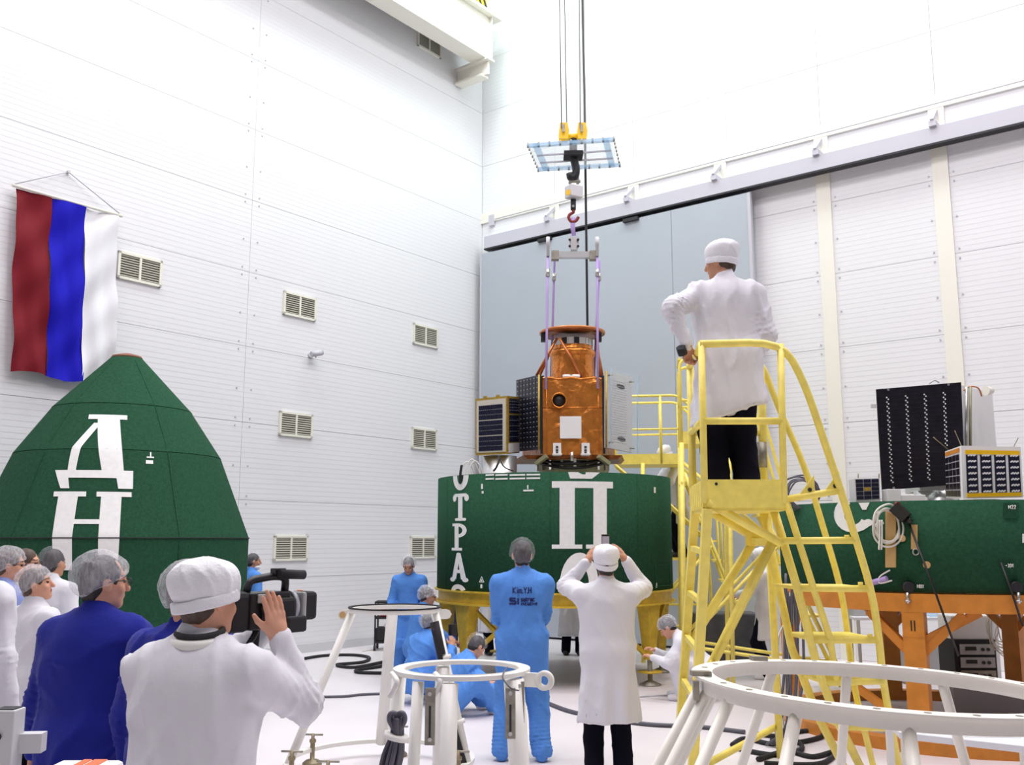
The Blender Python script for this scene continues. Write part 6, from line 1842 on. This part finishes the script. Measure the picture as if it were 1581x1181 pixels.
# neck strap and knitted collar
mb = MB()
nk = J['neck']
mb.tube([Vector((nk + V(math.cos(a) * .074, math.sin(a) * .078 - .002, .050 + .012 * math.sin(a))) * S) for a in np.linspace(0, 2 * math.pi, 28)[:-1]], .012, 8, closed=True, flat=1.0)
mb.build('neck_strap', 'black_matt', cman, local=True)
mb = MB()
mb.tube([Vector((nk + V(math.cos(a) * .080, math.sin(a) * .084 - .002, .022 + .012 * math.sin(a))) * S) for a in np.linspace(0, 2 * math.pi, 28)[:-1]], .020, 8, closed=True)
mb.build('knit_collar', 'stand_white', cman, local=True)
# camcorder
t = thing('video_camera', CAMC - UP * .07, 'black video camera held up by the man in the cloth cap', 'camera')
K = lambda f, r_, u: CAMC + ca * f + cr * r_ + UP * u
def kb(name, f0, f1, r0, r1, u0, u1, m='black', bev=.006, par=None):
    return MB().obox(K((f0 + f1) / 2, (r0 + r1) / 2, (u0 + u1) / 2), ca, cr, UP, f1 - f0, r1 - r0, u1 - u0).build(name, m, par or t, bevel=bev)
kb('body', -.10, .07, -.05, .05, -.07, .055)
kb('grip_side', -.06, .08, .05, .075, -.06, .035, 'black_matt', .012)
kb('viewfinder', -.185, -.09, -.045, .045, -.075, .06, 'black_matt', .02)
kb('control_plate', -.075, -.035, .05, .058, .02, .05, 'rack_grey', .003)
MB().cyl(K(-.05, .056, .0), K(-.05, .066, .0), .014, n=14).build('dial', 'black', t)
MB().cyl(K(.06, -.005, 0), K(.13, -.005, 0), .048, .05, n=24).build('lens_barrel', 'black', t)
MB().cyl(K(.095, -.005, 0), K(.112, -.005, 0), .056, n=24).build('focus_ring', 'rail_grey', t)
MB().obox(K(.162, -.005, 0), ca, cr, UP, .07, .105, .10).build('lens_hood', 'black_matt', t, bevel=.014)
kb('hood_ring', .118, .138, -.06, .058, -.058, .05, 'rack_grey', .008)
MB().tube(rounded([K(-.085, 0, .05), K(-.075, 0, .095), K(.03, 0, .108), K(.085, 0, .102), K(.08, 0, .05)], .03), .014, 8).build('top_handle', 'black', t)
MB().cyl(K(.03, .03, .115), K(.14, .03, .11), .017, n=14).build('microphone', 'black_matt', t)
kb('shoe_block', .02, .07, -.01, .02, .11, .135, 'black', .004)
MB().tube([K(.065, .082 + .012, -.052), K(.03, .082 + .02, -.052), K(-.02, .082 + .012, -.055)], .026, 10, flat=1.0).build('hand_strap', 'black_matt', t) if False else None
sp = K(.035, .125, -.052)
MB().obox(sp, ca, cr, UP, .085, .02, .055).build('hand_strap', 'black_matt', t, bevel=.009)
for f0, r0 in ((-.05, .03), (-.035, .0)):
    MB().tube(spline([K(f0, r0, -.07), K(f0 - .02, r0, -.10), K(f0 - .05, r0, -.135)], 4), .007, 6).build('tether', 'black', t)
MB().tube(spline([K(-.02, -.02, -.07), K(-.025, -.02, -.14), K(-.03, -.03, -.26)], 4), .014, 8, flat=.5).build('tether', 'black', t)
# blue coat men
L = loc_of(150, 4.2, 940)
m_, J = person('broad man in dark blue coat with white hair net and glasses', L, R(-12), .95, hyaw=-38, top='coat_blue', hem=.45, collar='coat_blue', bulk=1.16, vox=.012, hv=.007, seed=9, wr=.012, glasses=True, hair='hair_dark',
    lh=V(-.31, .06, .86), rh=V(.30, .12, .88))
L = loc_of(288, 3.9, 940)
person('second dark blue coat, its wearer mostly hidden by the filming man', L, R(-20), .93, hyaw=-10, top='coat_blue', hem=.45, bulk=1.12, vox=.014, hv=.009, seed=12, wr=.012, hair='hair_brown')
# white coats at the left edge
L = loc_of(-50, 5.0, 900)
person('white coat cut by the left picture edge, head out of view', L, R(-15), 1.02, top='coat_white', hem=.35, bulk=1.1, vox=.014, hv=.01, seed=15, wr=.011)
L = loc_of(10, 6.9, 880)
person('hair netted man with lavender collar at the left edge, looking right', L, R(-35), .95, hyaw=-32, top='shirt_lavender', vox=.016, hv=.008, seed=18, glasses=True, hair='hair_brown')
L = loc_of(35, 7.5, 880)
person('bare headed man with glasses peeping out behind the hair netted man', L, R(-45), .95, hyaw=-35, top='coat_white', vox=.016, hv=.008, seed=19, glasses=True, head='none', hair='hair_brown')
L = loc_of(56, 6.3, 910)
person('small person in white coat and loose hair net looking up to the right', L, R(-35), .885, hyaw=-40, hpitch=-12, top='coat_white', vox=.015, hv=.0075, seed=21, hair='hair_brown', wr=.01)
L = loc_of(80, 8.0, 880)
person('dark haired person with hair net in white coat, back to us by the fairing', L, R(-15), .945, hyaw=-5, top='coat_white', vox=.016, hv=.009, seed=23, net='net_thin', skin='skin_tan')
# man in blue coverall, back to us, with the name and logo
L = loc_of(806, 8.0, 900)
kman, J = person('person in light blue coverall with dark lettering on the back', L, 0, .985, hpitch=-6, hyaw=4, outfit='suit', top='gown_blue', shoe='gown_blue', lf=(-.165, 0, .075), rf=(.155, -.03, .075), lh=V(.03, .21, 1.10), rh=V(-.04, .235, 1.07), lpole=(-1, -.4, -.6), rpole=(1, -.4, -.6),
    vox=.012, hv=.008, bulk=1.06, seed=31, wr=.012, net='net_thin', legs=None)
co = J['coat']
me = co.data
bv = BVHTree.FromPolygons([v.co.copy() for v in me.vertices], [tuple(p.vertices) for p in me.polygons])
def on_back(px, py):
    p = at(px, py, 7.9) - Vector(L)
    h_ = bv.ray_cast(Vector((p.x, -1.0, p.z)), Vector((0, 1, 0)))
    return (h_[0] if h_[0] else Vector((p.x, -.15, p.z))) + Vector((0, -.004, 0))
def back_strokes(name, strokes):
    mb = MB()
    for pts, wd in strokes:
        for (x0, y0), (x1, y1) in zip(pts, pts[1:]):
            n = max(1, int(math.hypot(x1 - x0, y1 - y0) / 2))
            ll = [on_back(x0 + (x1 - x0) * k / n, y0 + (y1 - y0) * k / n) for k in range(n + 1)]
            mb.tube([p + Vector((0, 0.003, 0)) for p in ll], wd, 6, flat=1.0)
    return mb.build(name, 'ink_navy', kman, local=True)
W1 = .0042
def word(x, y, h_, txt, gl, adv):
    out = []
    for ch in txt:
        for st in gl[ch]:
            out.append(([(x + a * h_ * .62, y - b * h_) for a, b in st], W1 if h_ > 6 else .0032))
        x += adv.get(ch, .8) * h_
    return out
G = {'K': [[(0, 0), (0, 1)], [(.7, 1), (0, .45), (.75, 0)]], 'i': [[(0.1, 0), (0.1, .62)], [(.1, .8), (.1, .95)]], 'm': [[(0, 0), (0, .6), (.4, .6), (.4, 0)], [(.4, .6), (.8, .6), (.8, 0)]],
     '.': [[(-.1, 0.02), (.12, .1)]], 'Y': [[(0, 1), (.35, .5), (.7, 1)], [(.35, .5), (.35, 0)]], 'H': [[(0, 0), (0, 1)], [(.65, 0), (.65, 1)], [(0, .5), (.65, .5)]],
     's': [[(.7, .62), (0, .62), (0, .33), (.7, .33), (.7, 0), (0, 0)]], 'a': [[(0, .62), (.7, .62), (.7, 0), (0, 0), (0, .3), (.7, .3)]], 't': [[(.1, .95), (.1, 0), (.6, 0)], [(.1, .62), (.6, .62)]],
     'r': [[(0, 0), (0, .62), (.6, .62)]], 'e': [[(0, .32), (.7, .32), (.7, .62), (0, .62), (0, 0), (.7, 0)]], 'c': [[(.7, .62), (0, .62), (0, 0), (.7, 0)]],
     'n': [[(0, 0), (0, .62), (.65, .62), (.65, 0)]], 'v': [[(0, .62), (.35, 0), (.7, .62)]]}
for k, (x, ch) in enumerate(((793.5, 'K'), (799.6, 'i'), (802, 'm'), (808.6, '.'), (810.4, 'Y'), (815.9, '.'), (817.6, 'H'))):
    back_strokes('name_letter', word(x - 1.5, 915.5, 9.5, ch, G, {}))
SW = .0105
back_strokes('logo_mark', [([(796, 923.5), (787.5, 923.5), (787.5, 927.5), (796, 927.5), (796, 932), (786.5, 932)], SW * .75)])
back_strokes('logo_mark', [([(800, 923), (800, 932.5)], SW * .8), ([(799.8, 918.6), (800, 918.7)], SW * .9)])
for ti, (x, y, tx) in enumerate(((804.5, 927.5, 'satrec'), (804.5, 934.0, 'initiative'))):
    back_strokes('logo_word', word(x, y, 6.2 if ti == 0 else 5.6, tx, G, {'i': .28, 't': .52, 's': .62, 'a': .62, 'r': .55, 'e': .62, 'c': .6, 'n': .6, 'v': .6}))
# photographer in white coat
L = loc_of(936, 7.2, 900); S = .955
lw, rw_ = at(906, 868, 7.38), at(966, 866, 7.40)
pman, J = person('photographer in long white coat and cap raising a phone with both hands', L, 0, S, hpitch=-8, lh=rel(lw, L, S), rh=rel(rw_, L, S), lpole=(-.7, .5, -.6), rpole=(.7, .5, -.7), top='coat_white', hem=.46, legs='trousers_dark', head='cap', hair='hair_dark', vox=.012, hv=.0075,
    bulk=1.02, seed=41, wr=.010, skin='skin_tan', hands=[dict(side=-1, d=(.42, .22, .9), n=(.85, .4, 0), curl=.55, v=.005), dict(side=1, d=(-.42, .2, .9), n=(-.85, .4, 0), curl=.6, v=.005)])
p = at(935, 837, 7.50)
t = thing('mobile_phone', p - UP * .06, 'black mobile phone held up by the photographer', 'phone')
MB().box(p, (.062, .011, .118)).build('case', 'black', t, bevel=.003)
MB().box(p + Vector((0, -.0062, .0)), (.054, .002, .088)).build('screen', 'screen', t)
# worker on the ladder platform
SL = 1.0
topz = at(1117, 368, 6.9).z
S = (topz - LADDER_Z) / 1.765
L = (gx(1120, 6.9, 420), 6.9, LADDER_Z)
hz = (at(1120, 640, 6.9).z - LADDER_Z) / S
lw = at(1060, 533, 6.72)
wman, J = person('worker in long white coat and cap standing on the ladder platform', L, 0, S, lean=3, hyaw=52, hpitch=4, lh=rel(lw, L, S), rh=V(.22, .22, 1.0), lpole=(-.8, -.7, -.65), rpole=(.35, -1, -.3), top='coat_white', hem=hz, legs='trousers_dark', head='cap', hair='hair_brown', vox=.0125, hv=.0075,
    bulk=1.1, seed=52, wr=.014, hslope=.34, legw=1.14, lf=(-.10, 0, .075), rf=(.10, 0.02, .075), skin='skin_tan', hands=[dict(side=-1, d=(.1, .45, -.75), n=(.6, -.4, -.6), curl=1.7, v=.006), dict(side=1, d=(.1, .3, -1), n=(-1, .2, 0), curl=1, v=.008)])
p = at(1052, 541, 6.70)
MB().cyl(p + Vector((-.008, -.02, .02)), p + Vector((.012, .012, -.024)), .034, n=18).build('lens_cap_pouch', 'black_matt', label='round black object in the left hand of the ladder worker', cat='pouch')
# blue gowned people by the left wall and around the drum stand
person('masked man in light blue gown looking out behind the nose fairing', loc_of(389, 13.1, 880), R(-50), .885, hyaw=-20, outfit='suit', top='gown_blue', shoe='shoe_white', vox=.018, hv=.009, seed=61, mask=True, skin='skin_tan', net='net_thin')
person('man in light blue gown standing by the wall and looking down', loc_of(632, 12.4, 880), R(165), .875, hyaw=12, hpitch=28, outfit='suit', top='gown_blue', shoe='shoe_white', vox=.016, hv=.008, seed=63, mask=False, skin='skin_tan', lh=V(-.22, .2, .95), rh=V(.22, .2, .92), collar='paper_white')
person('crouching man in blue gown with glasses behind the left ring stand', loc_of(648, 11.7, 930), R(-60), .9, pelvis=(0, -.05, .50), lean=12, hyaw=-18, hpitch=10, outfit='suit', top='gown_blue', shoe='shoe_white', vox=.016, hv=.008, seed=65, glasses=True, lf=(-.14, .12, .075), rf=(.16, .2, .075), lh=V(-.1, .4, .6), rh=V(.15, .42, .6), skin='skin_tan')
L = loc_of(652, 10.7, 990); S = .92
rw_ = at(697, 1000, 10.75)
person('squatting person in blue gown holding a camera up to the face', L, R(-48), S, pelvis=(0, -.12, .26), lean=22, hyaw=-8, hpitch=-2, outfit='suit', top='gown_blue', shoe='shoe_white', vox=.014, hv=.008, seed=67, lf=(-.16, .22, .075), rf=(.17, .26, .075), lknee=(-.5, .6, 1), rknee=(.5, .6, 1), rh=rel(rw_, L, S, R(-48)), lh=V(-.1, .38, .62), rpole=(.6, .2, -1), bulk=1.08, wr=.012, skin='skin_tan',
    hands=[dict(side=1, d=(-.2, .3, .9), n=(-.8, .3, 0), curl=1.0, v=.008)])
p = at(699, 972, 10.95)
MB().box(p, (.05, .1, .12), -.6).build('small_camera', 'black', label='small black camera held by the squatting person in blue', cat='camera', bevel=.008)
L = loc_of(703, 10.0, 1010)
person('person in blue gown sitting on the floor bent over, hair net towards us', L, R(-62), .9, pelvis=(0, -.1, .14), lean=30, hyaw=10, hpitch=38, outfit='suit', top='gown_blue', shoe='shoe_white', vox=.014, hv=.008, seed=69, lf=(-.15, .42, .075), rf=(.18, .40, .075), lknee=(-.6, .3, 1), rknee=(.6, .3, 1), lh=V(-.05, .42, .3), rh=V(.12, .44, .28), bulk=1.12, wr=.013, net='net_thin')
# workers around the ladders and behind the drum
person('white coated person with cap half hidden behind the ladder struts', loc_of(1180, 12.5, 880), R(70), .92, hyaw=0, hpitch=22, top='coat_white', hem=.52, legs='trousers_dark', shoe='shoe_white', head='cap', vox=.018, hv=.01, seed=71, lh=V(-.1, .38, 1.12), rh=V(.14, .36, 1.1), lpole=(-1, -.3, -.6), rpole=(1, -.3, -.6))
WX = gx(1048, 15.15, 740)
person('white coated worker with cap on the step behind the middle drum', (WX, 15.15, WS), R(100), 1.0, hyaw=0, hpitch=30, lean=14, top='coat_white', hem=.5, legs='trousers_dark', head='cap', vox=.018, hv=.01, seed=73, lh=V(-.12, .42, 1.15), rh=V(.12, .44, 1.15), lpole=(-1, -.3, -.5), rpole=(1, -.3, -.5))
person('worker in white overall crouching at the right end of the yellow drum stand', loc_of(1078, 10.9, 960), R(75), .9, pelvis=(0, -.1, .34), lean=42, hpitch=40, outfit='suit', top='coat_white', shoe='shoe_white', head='net', vox=.018, hv=.01, seed=75, lf=(-.14, .2, .075), rf=(.15, .24, .075), lknee=(-.3, .8, .6), rknee=(.3, .8, .6), lh=V(-.15, .55, .5), rh=V(.12, .55, .55))
person('grey white coat and dark trousers seen below the middle drum, left of the lettered coverall', loc_of(766, 15.0, 960), R(20), .95, top='coat_white', hem=.36, legs='trousers_dark', vox=.022, hv=.012, seed=77)
person('pale coat seen below the middle drum between the coverall and the photographer', loc_of(884, 15.0, 960), R(-10), .95, top='coat_white', hem=.3, legs='trousers_dark', vox=.022, hv=.012, seed=79)
person('dark trousers and white shoes standing far behind the drum stand', loc_of(711, 16.4, 950), R(10), .95, top='coat_white', hem=.85, legs='trousers_navy', shoe='shoe_white', vox=.022, hv=.012, seed=81)
